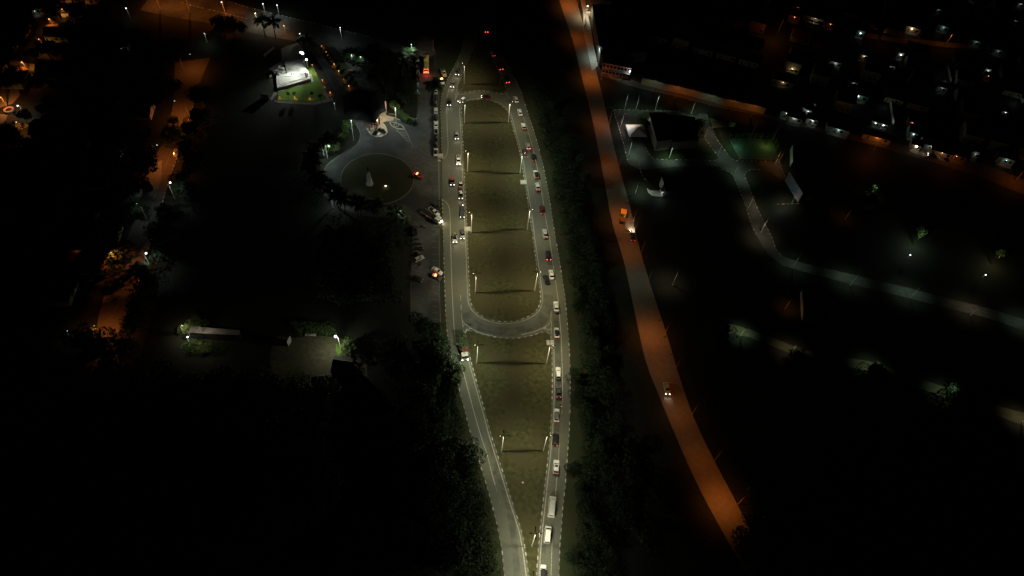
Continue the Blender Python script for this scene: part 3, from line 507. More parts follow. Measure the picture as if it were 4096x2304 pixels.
def car_meshes(kind, pm, rm, front, rear, glassm):
    L, W, H, B, b0, b1, r0, r1 = DIM[kind]; w = W / 2; out = []
    S = [(-L / 2, .84, .38, B * .78), (-L / 2 + .12, .95, .26, B * .96), (-L / 2 + .7, 1, .22, B), (-L * .1, 1, .2, B), (b1, 1, .2, B), (L / 2 - .5, .97, .22, B * .86), (L / 2 - .12, .9, .26, B * .72), (L / 2, .74, .36, B * .55)]
    if kind in ('van', 'longvan'): S = [(-L / 2, .95, .3, B), (-L / 2 + .1, 1, .24, B), (b1, 1, .24, B), (L / 2 - .15, .95, .26, B * .82), (L / 2, .82, .34, B * .65)]
    mb = MB()
    for i, (x, k, z0, z1) in enumerate(S):
        a = w * k; zm = z0 + (z1 - z0) * .62
        mb.v += [(x, -a * .92, z0), (x, -a, z0 + .14), (x, -a, zm), (x, -a * .9, z1), (x, a * .9, z1), (x, a, zm), (x, a, z0 + .14), (x, a * .92, z0)]
        if i:
            o = 8 * i
            for j in range(8): mb.f.append((o - 8 + j, o - 8 + (j + 1) % 8, o + (j + 1) % 8, o + j))
    mb.f.append(tuple(range(8))); mb.f.append(tuple(range(8 * len(S) - 8, 8 * len(S)))[::-1])
    wb, wr = w * .88, w * .74; zb, zr = B - .03, H - .06
    bq = [(b0, -wb, zb), (b1, -wb, zb), (b1, wb, zb), (b0, wb, zb)]; tq = [(r0, -wr, zr), (r1, -wr, zr), (r1, wr, zr), (r0, wr, zr)]
    mb.hexa(bq, tq)
    for s in (-1, 1): mb.box(b1 - .35, s * (w + .06), B + .02, .16, .16, .12)
    if kind == 'pickup':
        mb.box(-1.55, w * .93, B + .02, 1.95, .1, .22); mb.box(-1.55, -w * .93, B + .02, 1.95, .1, .22); mb.box(-2.52, 0, B + .02, .08, W * .9, .22)
    out.append(('body', mb.mesh('body', pm), (0, 0, 0)))
    rb = MB().hexa([(r0 - .05, -wr - .02, zr), (r1 + .05, -wr - .02, zr), (r1 + .05, wr + .02, zr), (r0 - .05, wr + .02, zr)], [(r0 + .08, -wr + .09, H), (r1 - .08, -wr + .09, H), (r1 - .08, wr - .09, H), (r0 + .08, wr - .09, H)])
    out.append(('roof', rb.mesh('roof', rm), (0, 0, 0)))
    out.append(('windscreen', pane([bq[1], bq[2], tq[2], tq[1]], 'windscreen', glassm), (0, 0, 0)))
    if kind not in ('van', 'longvan'): out.append(('rear_window', pane([bq[0], bq[3], tq[3], tq[0]], 'rear_window', M_glass), (0, 0, 0)))
    if kind == 'pickup': out.append(('cargo_bed', MB().box(-1.55, 0, B + .01, 1.85, W * .84, .03).mesh('cargo_bed', M_blk), (0, 0, 0)))
    for s, (i, j) in ((-1, (0, 1)), (1, (3, 2))):
        q = [bq[i], bq[j], tq[j], tq[i]]
        if kind == 'longvan': q = [Vector(q[1]).lerp(Vector(q[0]), .22), q[1], q[2], Vector(q[2]).lerp(Vector(q[3]), .18)]
        out.append(('side_window', pane(q, 'side_window', M_glass, k=.12), (0, 0, 0)))
    for s in (-1, 1):
        out.append(('headlight', cache(('hl', kind, front), lambda: MB().ball(0, 0, 0, .15, 8, 5, .75).mesh('headlight', E_head if front else E_off)), (L / 2 - .1, s * w * .7, B * .66)))
        out.append(('taillight', cache(('tl', kind, rear), lambda: MB().box(0, 0, 0, .1, .32, .2).mesh('taillight', {0: M_red, 1: E_taild, 2: E_tail}[rear])), (-L / 2 + .0, s * w * .7, B * .8)))
    if kind in ('van', 'longvan'): out.append(('rear_window', MB().box(-L / 2 + (.03 if kind == 'van' else .06), 0, H - .55 if kind == 'van' else H - .75, .1, W * .62, .42).mesh('rear_window', M_glass), (0, 0, 0)))
    return out
def place_car(px, py, dx, dy, kind, paintc, label, front=0, rear=0, roofc=None, group=None, cat=None, beam=None, glass=None, name=None, sun=False):
    L, W, H = DIM[kind][:3]; p = G(px, py, .75); p.z = ZROAD; a = ang(px, py, dx * 8, dy * 8)
    cat = cat or {'van': 'van', 'longvan': 'van', 'pickup': 'pickup truck'}.get(kind, 'car')
    t = E(name or {'van': 'delivery_van', 'longvan': 'delivery_van', 'pickup': 'pickup_truck'}.get(kind, 'car'), p, a, label, cat, group)
    pm = paint('paint_%s' % (paintc,), PAINT[paintc]); rm = paint('paint_%s' % (roofc or paintc,), PAINT[roofc or paintc])
    for n, me, l in cache((kind, paintc, roofc, front, rear, glass), lambda: car_meshes(kind, pm, rm, front, rear, M_glassg if glass else M_glass)): O(n, me, t, l)
    for x in (L * .3, -L * .3):
        for s in (-1, 1):
            wo = O('wheel', wheel_me(), t, (x, s * (W / 2 - .1), .32)); O('rim', rim_me(), wo)
    if sun: O('sunroof', MB().box(-.2, 0, H + .004, .75, W * .5, .02).mesh('sunroof', M_glass), t)
    if front and beam:
        for s in (-1, 1): light(t, (L / 2 + .12, s * W * .35, .68), beam, (1, .8, .62), .08, 70, .8, rot=(0, math.radians(-78), 0))
    return t
PAINT = {'white': (.72, .72, .68), 'silver': (.42, .42, .4), 'grey': (.18, .18, .18), 'dark': (.05, .052, .055), 'black': (.018, .018, .02), 'maroon': (.09, .02, .025), 'red': (.22, .035, .03), 'beige': (.5, .42, .28), 'yellow': (.62, .5, .13), 'orange': (.62, .33, .06), 'green': (.1, .2, .1), 'pale': (.6, .6, .57), 'blue': (.1, .14, .2)}
ZROAD = .02
SB = 'vehicles driving down the carriageway on the left'; NB = 'vehicles driving up the carriageway on the right'
BEAM = 150
for a in [(1831, 287, -.18, 1, 'suv', 'dark', 'dark SUV with headlights on, highest of the oncoming row beside the upper grass triangle', 1), (1812, 335, -.26, 1, 'sedan', 'grey', 'grey car with headlights on just behind the topmost dark SUV', 1),
 (1797, 407, -.08, 1, 'sedan', 'black', 'black car with headlights on level with the upper cross link', 1), (1826, 542, .1, 1, 'hatch', 'dark', 'dark hatchback with headlights on beside the upper half of the oval median', 1),
 (1843, 740, .03, 1, 'hatch', 'maroon', 'dark red hatchback hugging the oval median, right of the red roofed car', 0), (1843, 779, .03, 1, 'hatch', 'dark', 'dark car with bright headlights just behind the motorcycle', 1),
 (1849, 935.7, .04, 1, 'sedan', 'dark', 'charcoal sedan with headlights on passing the small white pad', 1)]:
    place_car(*a[:7], front=a[7], rear=0, group=SB, beam=BEAM if a[7] else None)
place_car(1809.6, 724, .03, 1, 'suv', 'dark', 'dark SUV with a dull red roof in the outer lane', 1, 0, 'red', SB, beam=20)
place_car(1848.5, 850, .05, 1, 'van', 'dark', 'dark van with a green tinted windscreen beside the third left lamp', 1, 0, group=SB, beam=BEAM, glass=1)
pk = place_car(1833.6, 640, .05, 1, 'pickup', 'white', 'white pickup with dark cargo in its bed and bright headlights', 1, 0, group=SB, beam=BEAM)
tag(O('cargo_box', MB().box(-1.5, .2, 1.3, 1.0, .7, .35).box(-2.0, -.4, 1.25, .8, .5, .3, .4).mesh('cargo_box', M_wood), pk), 'boxes stacked in the pickup bed')
cr = place_car(1819, 953, .06, 1, 'hatch', 'pale', 'pale hatchback carrying a loop shaped rack on its dark roof', 1, 0, 'black', SB, beam=BEAM)
O('roof_rack', MB().tube([(.2, -.4, 1.6), (-.9, -.45, 1.6), (-1.9, -.2, 1.62), (-2.2, 0, 1.65), (-1.9, .2, 1.62), (-.9, .45, 1.6), (.2, .4, 1.6)], .07, 6).mesh('roof_rack', M_conc), cr)
place_car(1848.5, 400, -.85, .45, 'hatch', 'silver', 'silver hatchback turning out of the upper cross link', 1, 0, 'white', SB, beam=50)
place_car(1946, 386, -1, -.05, 'sedan', 'maroon', 'dark red sedan crossing at the upper link between the carriageways', 1, 1, beam=50)
for a in [(1945, 119, -.18, -1, 'hatch', 'white', 'pale car with bright tail lights farthest up the road', 2), (1972, 213, -.42, -1, 'hatch', 'white', 'white hatchback with red tail lights right of the upper triangle apex', 1), (2001, 266, -.42, -1, 'sedan', 'black', 'black car with red tail lights beside the unlit right lamp', 2),
 (2026, 318, -.45, -1, 'sedan', 'dark', 'dark car with an orange red tail lamp beside the upper triangle', 2), (2064, 395, -.3, -1, 'suv', 'pale', 'pale SUV entering above the oval median', 1), (2080, 448, -.3, -1, 'sedan', 'white', 'white sedan following the pale SUV above the oval median', 1),
 (2094, 503, -.27, -1, 'hatch', 'white', 'white hatchback with red lights beside the upper right lamp', 1), (2112.5, 582, -.2, -1, 'hatch', 'silver', 'silver grey hatchback with red tail lights above the black car', 2), (2134, 628, -.22, -1, 'hatch', 'black', 'black hatchback next to the grey van under the lamp', 1),
 (2144, 696, -.2, -1, 'suv', 'white', 'white SUV with a black panorama roof', 1), (2150, 744, -.2, -1, 'sedan', 'silver', 'silver sedan with a pale roof behind the panorama roof SUV', 1), (2168, 837, -.15, -1, 'sedan', 'maroon', 'maroon sedan with red lights by the third right lamp', 1),
 (2180, 933, -.15, -1, 'sedan', 'silver', 'silver sedan below the third right lamp', 1), (2193, 1021, -.14, -1, 'suv', 'black', 'black SUV braking with bright red tail lights', 2), (2206, 1097, -.13, -1, 'sedan', 'white', 'white sedan beside the slanting black car', 0),
 (2185, 1117, -.38, -1, 'sedan', 'black', 'black sedan slanting toward the median near the lower right lamp', 0), (2225, 1225, -.1, -1, 'sedan', 'white', 'white sedan at the end of the lower cross link', 0), (2227, 1328.6, -.04, -1, 'hatch', 'white', 'white hatchback with black roof beside the lower link nose', 1),
 (2233, 1491, -.02, -1, 'wagon', 'white', 'bright white estate car on the wide part of the lower wedge', 0), (2235, 1564, 0, -1, 'sedan', 'dark', 'dark sedan with one red lamp behind the white estate', 1), (2226.8, 1659, .03, -1, 'wagon', 'white', 'white estate with a grey roof and glowing lights', 1),
 (2221.8, 1757, .05, -1, 'suv', 'black', 'black SUV with small red corner lights by the wedge lamp', 1), (2224.7, 1866, .06, -1, 'suv', 'white', 'white SUV with a dark sunroof and red tail lights', 1), (2173, 2287, .04, -1, 'hatch', 'white', 'white hatchback with a black roof at the bottom edge', 0)]:
    rc = {'white SUV with a black': 'black', 'white hatchback with black roof': 'black', 'white estate with a grey': 'grey', 'white hatchback with a black': 'black', 'silver sedan with a pale': 'white'}
    place_car(*a[:7], rear=a[7], roofc=next((v for k, v in rc.items() if a[6].startswith(k)), None), group=NB, sun='sunroof' in a[6])
place_car(2101.6, 612, -.22, -1, 'van', 'grey', 'grey van partly hidden by the right lamp of the second pair', 0, 1, 'dark', NB)
place_car(2207.8, 2027, .09, -1, 'longvan', 'pale', 'long pale panel van on the lower right carriageway', 0, 1, group=NB)
place_car(2191, 2138, .09, -1, 'van', 'white', 'short white van behind the long panel van', 0, 0, group=NB)
# parked and waiting
ZROAD = .01
for a in [(1743.5, 362, .02, -1, 'sedan', 'pale', 'pale sedan, first below the dark palm in the row parked along the verge'), (1739, 388, .02, -1, 'hatch', 'black', 'black car second in the row parked along the verge'), (1738.5, 413, .02, -1, 'hatch', 'black', 'black car third in the row parked along the verge'),
 (1743, 441, .02, -1, 'hatch', 'pale', 'pale hatchback fourth in the row parked along the verge'), (1740, 472, .02, -1, 'suv', 'black', 'black SUV fifth in the row parked along the verge'), (1743.8, 496, .02, -1, 'sedan', 'white', 'white sedan sixth in the row, just above another white car'), (1744.4, 522, .02, -1, 'hatch', 'white', 'white hatchback seventh in the row parked along the verge'),
 (1742, 549, .02, -1, 'suv', 'black', 'black SUV eighth in the row parked along the verge'), (1740, 576, .02, -1, 'sedan', 'black', 'black sedan ninth in the row parked along the verge'), (1743, 607, .02, -1, 'sedan', 'white', 'white sedan last in the row, nearest the white box'),
 (1670, 247, 0, -1, 'sedan', 'white', 'white sedan first of the line left of the yellow bus'), (1671, 265.5, 0, -1, 'wagon', 'white', 'white estate second of the line left of the yellow bus'), (1671, 286, 0, -1, 'hatch', 'silver', 'silver hatchback third of the line left of the yellow bus'), (1671, 308, 0, -1, 'sedan', 'dark', 'dark sedan last of the line left of the yellow bus'),
 (1736.6, 847, .8, .6, 'pickup', 'white', 'white pickup parked slantwise beside the tow truck'), (1743, 826, .8, .6, 'sedan', 'black', 'black sedan parked slantwise above the white pickup'), (1659.6, 918, 0, -1, 'pickup', 'dark', 'dark pickup parked alone at the left edge of the parking strip'),
 (1676, 1033.6, .85, -.4, 'hatch', 'silver', 'silver car parked askew below the motorcycles'), (1748.5, 1083, .8, .5, 'sedan', 'white', 'white sedan parked slantwise above the car with a red beacon'), (1670, 1115, .6, .2, 'hatch', 'black', 'black car in shadow at the lower left of the parking strip'),
 (703, 610, -.25, 1, 'sedan', 'silver', 'silver car parked under the lamp on the western street')]:
    rf = {'white hatchback seventh': 'black', 'white sedan last': 'black'}
    place_car(*a[:7], roofc=next((v for k, v in rf.items() if a[6].startswith(k)), None), group='parked cars')
place_car(1774, 291, .45, 1, 'pickup', 'beige', 'beige pickup standing on the grass above the car with orange beacon', 0, 0)
ec = place_car(1768, 325, .42, 1, 'hatch', 'white', 'white patrol car with a flashing orange beacon beside the dark palm', 0, 0, cat='patrol car', name='patrol_car')
O('light_bar', MB().box(-.7, 0, 1.62, .35, 1.1, .16).box(-1.1, .3, 1.55, .5, .3, .12).mesh('light_bar', E_baro), ec); light(ec, (-.8, 0, 2.0), 60, (1, .3, .08), .1)
ec = place_car(1673, 702, .9, .35, 'hatch', 'red', 'red lit patrol car with a red beacon at the mouth of the roundabout', 0, 1, 'red', cat='patrol car', name='patrol_car')
O('light_bar', MB().box(-.5, 0, 1.62, .4, 1.1, .18).mesh('light_bar', E_bar), ec); light(ec, (-.5, 0, 2.0), 90, (1, .08, .08), .1)
O('reflective_triangle', MB().tube([(.1, -.9, 1.0), (.6, -.92, .8), (.1, -.92, .6), (.1, -.9, 1.0)], .05, 5).mesh('reflective_triangle', M_conc), ec)
ec = place_car(1744.6, 1107, .85, .35, 'hatch', 'dark', 'dark patrol car with a red beacon beside the slanting white sedan', 0, 0, 'silver', cat='patrol car', name='patrol_car')
O('light_bar', MB().box(-.35, 0, 1.62, .3, 1.1, .18).box(-.05, -.2, 1.6, .5, .25, .16).mesh('light_bar', E_bar), ec); light(ec, (-.4, 0, 2.0), 50, (1, .1, .1), .1)
place_car(1408, 290, .6, 1, 'hatch', 'dark', 'small car with red tail lights on the dark avenue', 0, 2)
place_car(2668, 1552, .15, 1, 'sedan', 'silver', 'silver car with headlights on driving down the orange road', 1, 0, beam=150)
place_car(2531, 944, -.1, -1, 'sedan', 'dark', 'dark car with bright beams driving up the orange road', 1, 1, beam=1500)
# trucks and bus
def truck_base(px, py, dx, dy, name, label, cat, L, W):
    p = G(px, py, 1.0); p.z = .02; t = E(name, p, ang(px, py, dx * 8, dy * 8), label, cat)
    O('chassis', MB().box(0, 0, .7, L, W * .5, .25).mesh('chassis', M_blk), t)
    for x in (L * .36, -L * .22, -L * .36):
        for s in (-1, 1): wo = O('wheel', wheel_me(.48, .3), t, (x, s * (W / 2 - .2), .48)); O('rim', rim_me(.24), wo)
    return t
def cab(t, x, W, m, front=1, hatch=False, L=1.9, H=2.7):
    O('cab', MB().hexa([(x - L / 2, -W / 2, .6), (x + L / 2, -W / 2, .6), (x + L / 2, W / 2, .6), (x - L / 2, W / 2, .6)], [(x - L / 2, -W * .47, H), (x + L / 2 - .35, -W * .45, H), (x + L / 2 - .35, W * .45, H), (x - L / 2, W * .47, H)]).mesh('cab', m), t)
    O('windscreen', pane([(x + L / 2 - .17, -W * .44, 1.6), (x + L / 2 - .17, W * .44, 1.6), (x + L / 2 - .33, W * .42, 2.5), (x + L / 2 - .33, -W * .42, 2.5)], 'windscreen', M_glass, .03, 0), t)
    for s in (-1, 1):
        O('headlight', MB().ball(0, 0, 0, .2, 8, 5).mesh('headlight', E_head if front else E_off), t, (x + L / 2 + .02, s * W * .38, .95))
        O('side_window', MB().box(x + .1, s * W * .475, 2.0, .9, .05, .6).mesh('side_window', M_glass), t)
        O('mirror', MB().box(x + L / 2 - .3, s * (W / 2 + .12), 2.0, .1, .2, .5).mesh('mirror', M_blk), t)
    if hatch: O('roof_hatch', MB().box(x, 0, H + .03, .5, .5, .06).mesh('roof_hatch', M_blk), t)
M_tw = paint('paint_white', PAINT['white'])
t = truck_base(1853, 1392, .16, 1, 'crane_truck', 'truck with white cab and red crane hauling cut green branches down the left carriageway', 'truck', 9.0, 2.4)
cab(t, 3.6, 2.35, paint('cab_cream', (.45, .44, .4))); O('roof_vent', MB().box(3.1, 0, 2.74, .2, .7, .08).mesh('roof_vent', M_blk), t)
O('crane_column', MB().box(2.1, .2, 1.8, .6, 1.6, 1.6).box(2.1, .9, 2.2, .4, .4, 1.4).mesh('crane_column', M_red), t)
O('crane_boom', MB().tube([(2.1, -.7, 2.5), (1.2, .1, 3.2), (2.0, .9, 2.9)], .2, 6).tube([(2.2, .9, 2.6), (.9, .8, 3.0)], .16, 6).mesh('crane_boom', M_red), t)
O('cargo_bed', MB().box(-1.3, 0, 1.05, 6.2, 2.3, .2).box(-1.3, 1.15, 1.5, 6.2, .08, .8).box(-1.3, -1.15, 1.5, 6.2, .08, .8).box(-4.4, 0, 1.5, .08, 2.3, .8).mesh('cargo_bed', M_blk), t)
for s in (-1, 1): light(t, (4.75, s * .9, .95), 60, (1, .8, .62), .1, 70, .8, rot=(0, math.radians(-78), 0))
def leaves(n, fn, size, m, name='foliage', seed=1):
    r = random.Random(seed); v = []; f = []
    for i in range(n):
        p = fn(r); s = size * r.uniform(.6, 1.4); a = Vector((r.gauss(0, 1), r.gauss(0, 1), r.gauss(0, 1))).normalized(); b = a.cross(Vector((r.gauss(0, 1), r.gauss(0, 1), r.gauss(0, 1)))).normalized()
        o = len(v); v += [tuple(p + a * s), tuple(p + b * s * .5), tuple(p - a * s), tuple(p - b * s * .5)]; f.append((o, o + 1, o + 2, o + 3))
    me = bpy.data.meshes.new(name); me.from_pydata(v, [], f); me.materials.append(m); return me
ld = leaves(1500, lambda r: Vector((r.uniform(-4.6, 1.5), max(-1.5, min(1.5, r.gauss(.1, .7))), 1.9 + abs(r.gauss(.2, .6)))), .3, mat('cut_branches', (.085, .12, .06), (.04, .06, .03), scale=1.5), seed=5)
lo_ = O('branch_load', ld, t); lo_['kind'] = 'stuff'
t = truck_base(1727, 866, .83, .55, 'tow_truck', 'flatbed tow truck with white cab and one bright headlight beside the verge', 'tow truck', 9.0, 2.4)
cab(t, 3.6, 2.3, M_tw, 0, True); O('work_light', MB().ball(4.6, .7, .95, .3, 8, 5).mesh('work_light', E_y), t); light(t, (5.1, .7, 1.1), 130, 'y', .1)
O('flatbed', MB().box(-1.2, 0, 1.15, 6.8, 2.25, .15).mesh('flatbed', M_blk), t)
for s in (-1, 1): O('side_rail', MB().box(-1.2, s * 1.15, 1.3, 6.8, .1, .18).mesh('side_rail', M_conc), t)
O('head_board', MB().box(2.2, 0, 1.9, .12, 2.3, 1.2).mesh('head_board', M_conc), t); O('side_marker', MB().box(-1.5, -1.22, 1.2, .4, .08, .2).mesh('side_marker', E_taild), t)
t = truck_base(1705, 262, 0, -1, 'bus', 'yellow roofed bus with red rear lights in the upper parking strip', 'bus', 10.6, 2.5)
M_yel = paint('paint_yellow', PAINT['yellow'])
O('body', MB().box(0, 0, 1.7, 10.6, 2.45, 1.9).mesh('body', M_yel), t); O('roof', MB().hexa([(-5.3, -1.23, 2.65), (5.3, -1.23, 2.65), (5.3, 1.23, 2.65), (-5.3, 1.23, 2.65)], [(-5.2, -1.0, 3.0), (5.2, -1.0, 3.0), (5.2, 1.0, 3.0), (-5.2, 1.0, 3.0)]).mesh('roof', M_yel), t)
O('rear_window', MB().box(-5.32, 0, 2.1, .06, 1.9, .8).mesh('rear_window', M_glass), t); O('windscreen', MB().box(5.32, 0, 2.0, .06, 2.2, 1.1).mesh('windscreen', M_glass), t)
for s in (-1, 1):
    for k in range(6): O('side_window', MB().box(-4.2 + 1.6 * k, s * 1.24, 2.15, 1.3, .05, .7).mesh('side_window', M_glass), t)
    O('taillight', MB().box(-5.35, s * .95, 1.0, .1, .4, .4).mesh('taillight', E_tail), t); O('brake_light', MB().box(-5.34, s * .6, 2.75, .12, .5, .18).mesh('brake_light', E_tail), t)
    O('mirror', MB().tube([(5.3, s * 1.1, 2.8), (5.8, s * 1.5, 2.6)], .08, 5).mesh('mirror', M_blk), t)
O('roof_hatch', MB().box(3.2, .3, 3.04, .7, .6, .06).box(2.6, -.4, 3.04, .5, .1, .05).mesh('roof_hatch', M_blk), t)
O('roof_rack', MB().tube([(5.2, -1.1, 3.1), (6.3, -1.2, 3.1), (6.3, 1.2, 3.1), (5.2, 1.1, 3.1)], .1, 6).box(5.9, 0, 3.08, .3, 2.1, .1).mesh('roof_rack', M_blk), t)
light(t, (-5.9, 0, 1.2), 260, (1, .08, .06), .2); light(t, (6.6, 0, 1.2), 500, (1, .6, .35), .2, 110, .7, rot=(0, math.radians(-70), 0))
t = truck_base(2491, 868, .08, -1, 'box_truck', 'small truck with a yellow canopy over its front on the orange road', 'truck', 5.6, 2.2)
cab(t, 1.6, 2.1, paint('paint_orange', PAINT['orange']), 0, L=2.0, H=2.5)
O('canopy', MB().box(1.3, 0, 2.7, 2.5, 2.3, .35).mesh('canopy', paint('canopy_yellow', (.75, .5, .12))), t)
O('cargo_bed', MB().box(-1.3, 0, 1.0, 2.9, 2.0, .12).box(-1.3, 1.0, 1.2, 2.9, .08, .4).box(-1.3, -1.0, 1.2, 2.9, .08, .4).box(-2.75, 0, 1.2, .08, 2.0, .4).mesh('cargo_bed', mat('rusty_bed', (.2, .13, .08))), t)
# motorcycles and people
def moto(px, py, dx, dy, label, front=0, rear=0, beam=None):
    p = G(px, py, .6); p.z = .012 if px < 1757 else .022; t = E('motorcycle', p, ang(px, py, dx * 8, dy * 8), label, 'motorcycle', 'motorcycles')
    O('frame', cache('mf', lambda: MB().tube([(-.75, 0, .75), (-.2, 0, .82), (.3, 0, .95), (.6, 0, .85)], [.08, .14, .17, .08], 8).tube([(.55, 0, .95), (.72, 0, .35)], .05, 6).tube([(-.2, 0, .6), (-.7, 0, .35)], .07, 6).box(0, 0, .45, .5, .3, .35).mesh('frame', M_blk)), t)
    O('seat', cache('ms', lambda: MB().box(-.35, 0, .88, .75, .26, .1).mesh('seat', M_tyre)), t); O('handlebar', cache('mh', lambda: MB().tube([(.4, -.38, 1.08), (.5, 0, 1.02), (.4, .38, 1.08)], .03, 5).mesh('handlebar', M_pole)), t)
    for x in (-.68, .72): O('wheel', cache('mw', lambda: MB().tube([(0, -.05, 0), (0, .05, 0)], .31, 12).mesh('wheel', M_tyre)), t, (x, 0, .31))
    O('headlight', cache(('mhl', front), lambda: MB().ball(0, 0, 0, .13, 8, 5).mesh('headlight', E_head if front else E_off)), t, (.74, 0, .9)); O('taillight', cache(('mtl', rear), lambda: MB().box(0, 0, 0, .06, .2, .1).mesh('taillight', E_tail if rear else M_red)), t, (-.82, 0, .82))
    if beam: light(t, (.95, 0, .9), beam, (1, .9, .75), .08, 80, .8, rot=(0, math.radians(-75), 0))
    return t
M_cl1 = mat('pale_clothes', (.45, .42, .38), rough=.9, scale=6); M_cl2 = mat('dark_clothes', (.05, .05, .06), rough=.9, scale=6); M_skin = mat('skin', (.35, .2, .14), rough=.6, scale=8); M_helm = paint('helmet_paint', (.5, .1, .1))
def person(px, py, dx, dy, label, pose='stand', top=None, z=.02):
    if pose == 'ride': J = {'pel': (-.25, 0, .98), 'sp': (-.15, 0, 1.25), 'ch': (-.02, 0, 1.45), 'nk': (.03, 0, 1.58), 'hd': (.08, 0, 1.72), 'h2': (.09, 0, 1.82), 'sl': (0, .19, 1.45), 'el': (.2, .27, 1.2), 'wl': (.42, .33, 1.12), 'sr': (0, -.19, 1.45), 'er': (.2, -.27, 1.2), 'wr': (.42, -.33, 1.12), 'hl': (-.22, .11, .95), 'kl': (.15, .2, .85), 'al': (.0, .2, .42), 'tl': (.15, .2, .38), 'hr': (-.22, -.11, .95), 'kr': (.15, -.2, .85), 'ar': (.0, -.2, .42), 'tr': (.15, -.2, .38)}
    else: J = {'pel': (0, 0, .95), 'sp': (0, 0, 1.18), 'ch': (.02, 0, 1.38), 'nk': (.02, 0, 1.5), 'hd': (.04, 0, 1.62), 'h2': (.04, 0, 1.72), 'sl': (0, .18, 1.4), 'el': (-.05, .25, 1.13), 'wl': (.08, .25, .9), 'sr': (0, -.18, 1.4), 'er': (.02, -.25, 1.13), 'wr': (.12, -.24, .9), 'hl': (0, .1, .9), 'kl': (.14, .1, .5), 'al': (.2, .1, .08), 'tl': (.34, .1, .04), 'hr': (0, -.1, .9), 'kr': (-.05, -.1, .5), 'ar': (-.22, -.1, .12), 'tr': (-.1, -.1, .04)}
    ks = list(J); RD = {'pel': .15, 'sp': .14, 'ch': .16, 'nk': .06, 'hd': .1, 'h2': .08, 'sl': .07, 'el': .05, 'wl': .035, 'hl': .1, 'kl': .07, 'al': .045, 'tl': .04}
    ed = [('pel', 'sp'), ('sp', 'ch'), ('ch', 'nk'), ('nk', 'hd'), ('hd', 'h2')] + [(a + s, b + s) for s in 'lr' for a, b in (('s', 'e'), ('e', 'w'), ('h', 'k'), ('k', 'a'), ('a', 't'))] + [('ch', 'sl'), ('ch', 'sr'), ('pel', 'hl'), ('pel', 'hr')]
    me = bpy.data.meshes.new('body'); me.from_pydata([J[k] for k in ks], [(ks.index(a), ks.index(b)) for a, b in ed], []); me.materials.append(M_cl2)
    p = G(px, py, .8); p.z = z; t = E('person', p, ang(px, py, dx * 8, dy * 8), label, 'person'); o = O('body', me, t)
    md = o.modifiers.new('skin', 'SKIN'); o.modifiers.new('sub', 'SUBSURF').levels = 1; o.modifiers['sub'].render_levels = 1
    for i, k in enumerate(ks): r = RD.get(k, RD.get(k[:-1] + 'l', .06)); me.skin_vertices[0].data[i].radius = (r, r)
    me.skin_vertices[0].data[0].use_root = True
    a, b, c = Vector(J['sp']), Vector(J['ch']), Vector(J['nk']); O('shirt', MB().tube([Vector(J['pel']) + Vector((0, 0, .02)), a, b, c], [.18, .18, .21, .09], 10).mesh('shirt', top or M_cl1, True), t)
    h = Vector(J['hd']); O('helmet' if pose == 'ride' else 'hair', MB().ball(h.x - .01, 0, h.z + .05, .15 if pose == 'ride' else .115, 10, 6).mesh('hair', M_helm if pose == 'ride' else M_blk, True), t)
    return t
moto(1851, 817, .03, 1, 'motorcycle with a bright headlight ahead of the dark van', 1, 0, 120); person(1851, 815, .03, 1, 'person riding the motorcycle ahead of the dark van', 'ride')
moto(2244.8, 1618, 0, -1, 'motorcycle beside the lane line behind the dark sedan', 0, 1); person(2244.8, 1615, 0, -1, 'person in pale top riding the motorcycle on the right carriageway', 'ride')
person(1813, 986, .2, 1, 'person walking in the outer lane below the rack carrying hatchback', 'stand')
bl = [(1664, 956, 'topmost'), (1663, 973, 'second'), (1677, 975, 'third, to the right'), (1665, 991, 'fourth'), (1681, 989, 'fifth, to the right'), (1684, 997, 'sixth, rightmost'), (1664, 1010, 'seventh'), (1671, 1016, 'lowest')]
for x, y, w in bl:
    m_ = moto(x, y, 1, -.15, 'motorcycle in the dark cluster left of the parking strip, ' + w)
moto(1682, 1053, .5, -1, 'motorcycle standing alone below the silver askew car'); moto(1716, 340, .8, .2, 'motorcycle parked near the foot of the dark palm'); moto(1690, 905, .8, .3, 'motorcycle near the lone dark pickup')
for x, y, dx, lb in [(1731, 322, .3, 'person standing at the upper side of the dark palm'), (1737, 345, -.4, 'person standing between the dark palm and the first parked car'), (1756, 338, .5, 'person standing on the grass beside the patrol car'), (1768, 350, -.2, 'person waiting at the kerb below the patrol car'), (1664, 478, .3, 'person sitting by the end of the grass strip'), (1757, 905, .3, 'person standing on the verge below the tow truck')]:
    person(x, y, dx, 1, lb)
# small street furniture
def pad(px, py, s, label, name='concrete_pad', cat='concrete pad', h=.12):
    t = E(name, G(px, py, .12), ang(px, py, 5, 0), label, cat); O('slab', MB().box(0, 0, h / 2, s, s * .9, h).mesh('slab', M_conc), t); O('cover', MB().box(0, 0, h + .02, s * .7, s * .6, .04).mesh('cover', M_kerbw), t)
pad(2094, 729, 2.6, 'white slab at the right kerb of the oval median'); pad(1871, 916, 2.5, 'white slab at the left kerb of the oval median'); pad(2201, 1372, 2.5, 'white slab at the top right corner of the lower wedge')
pad(1761.5, 627, 2.3, 'white utility box at the end of the parking verge', 'utility_box', 'utility box', .8); pad(1757, 643, 1.2, 'low dark hatch below the white utility box')
t = E('planter_ring', G(1585.6, 502, .12), 0, 'pale stone ring around the lamp foot on the teardrop island', 'planter'); mb = MB(); P = [Vector((1.1 * math.cos(a * .2618), 1.1 * math.sin(a * .2618), 0)) for a in range(25)]
O('ring', MB().tube([p + Vector((0, 0, .2)) for p in P], .18, 6).mesh('ring', M_concd), t)
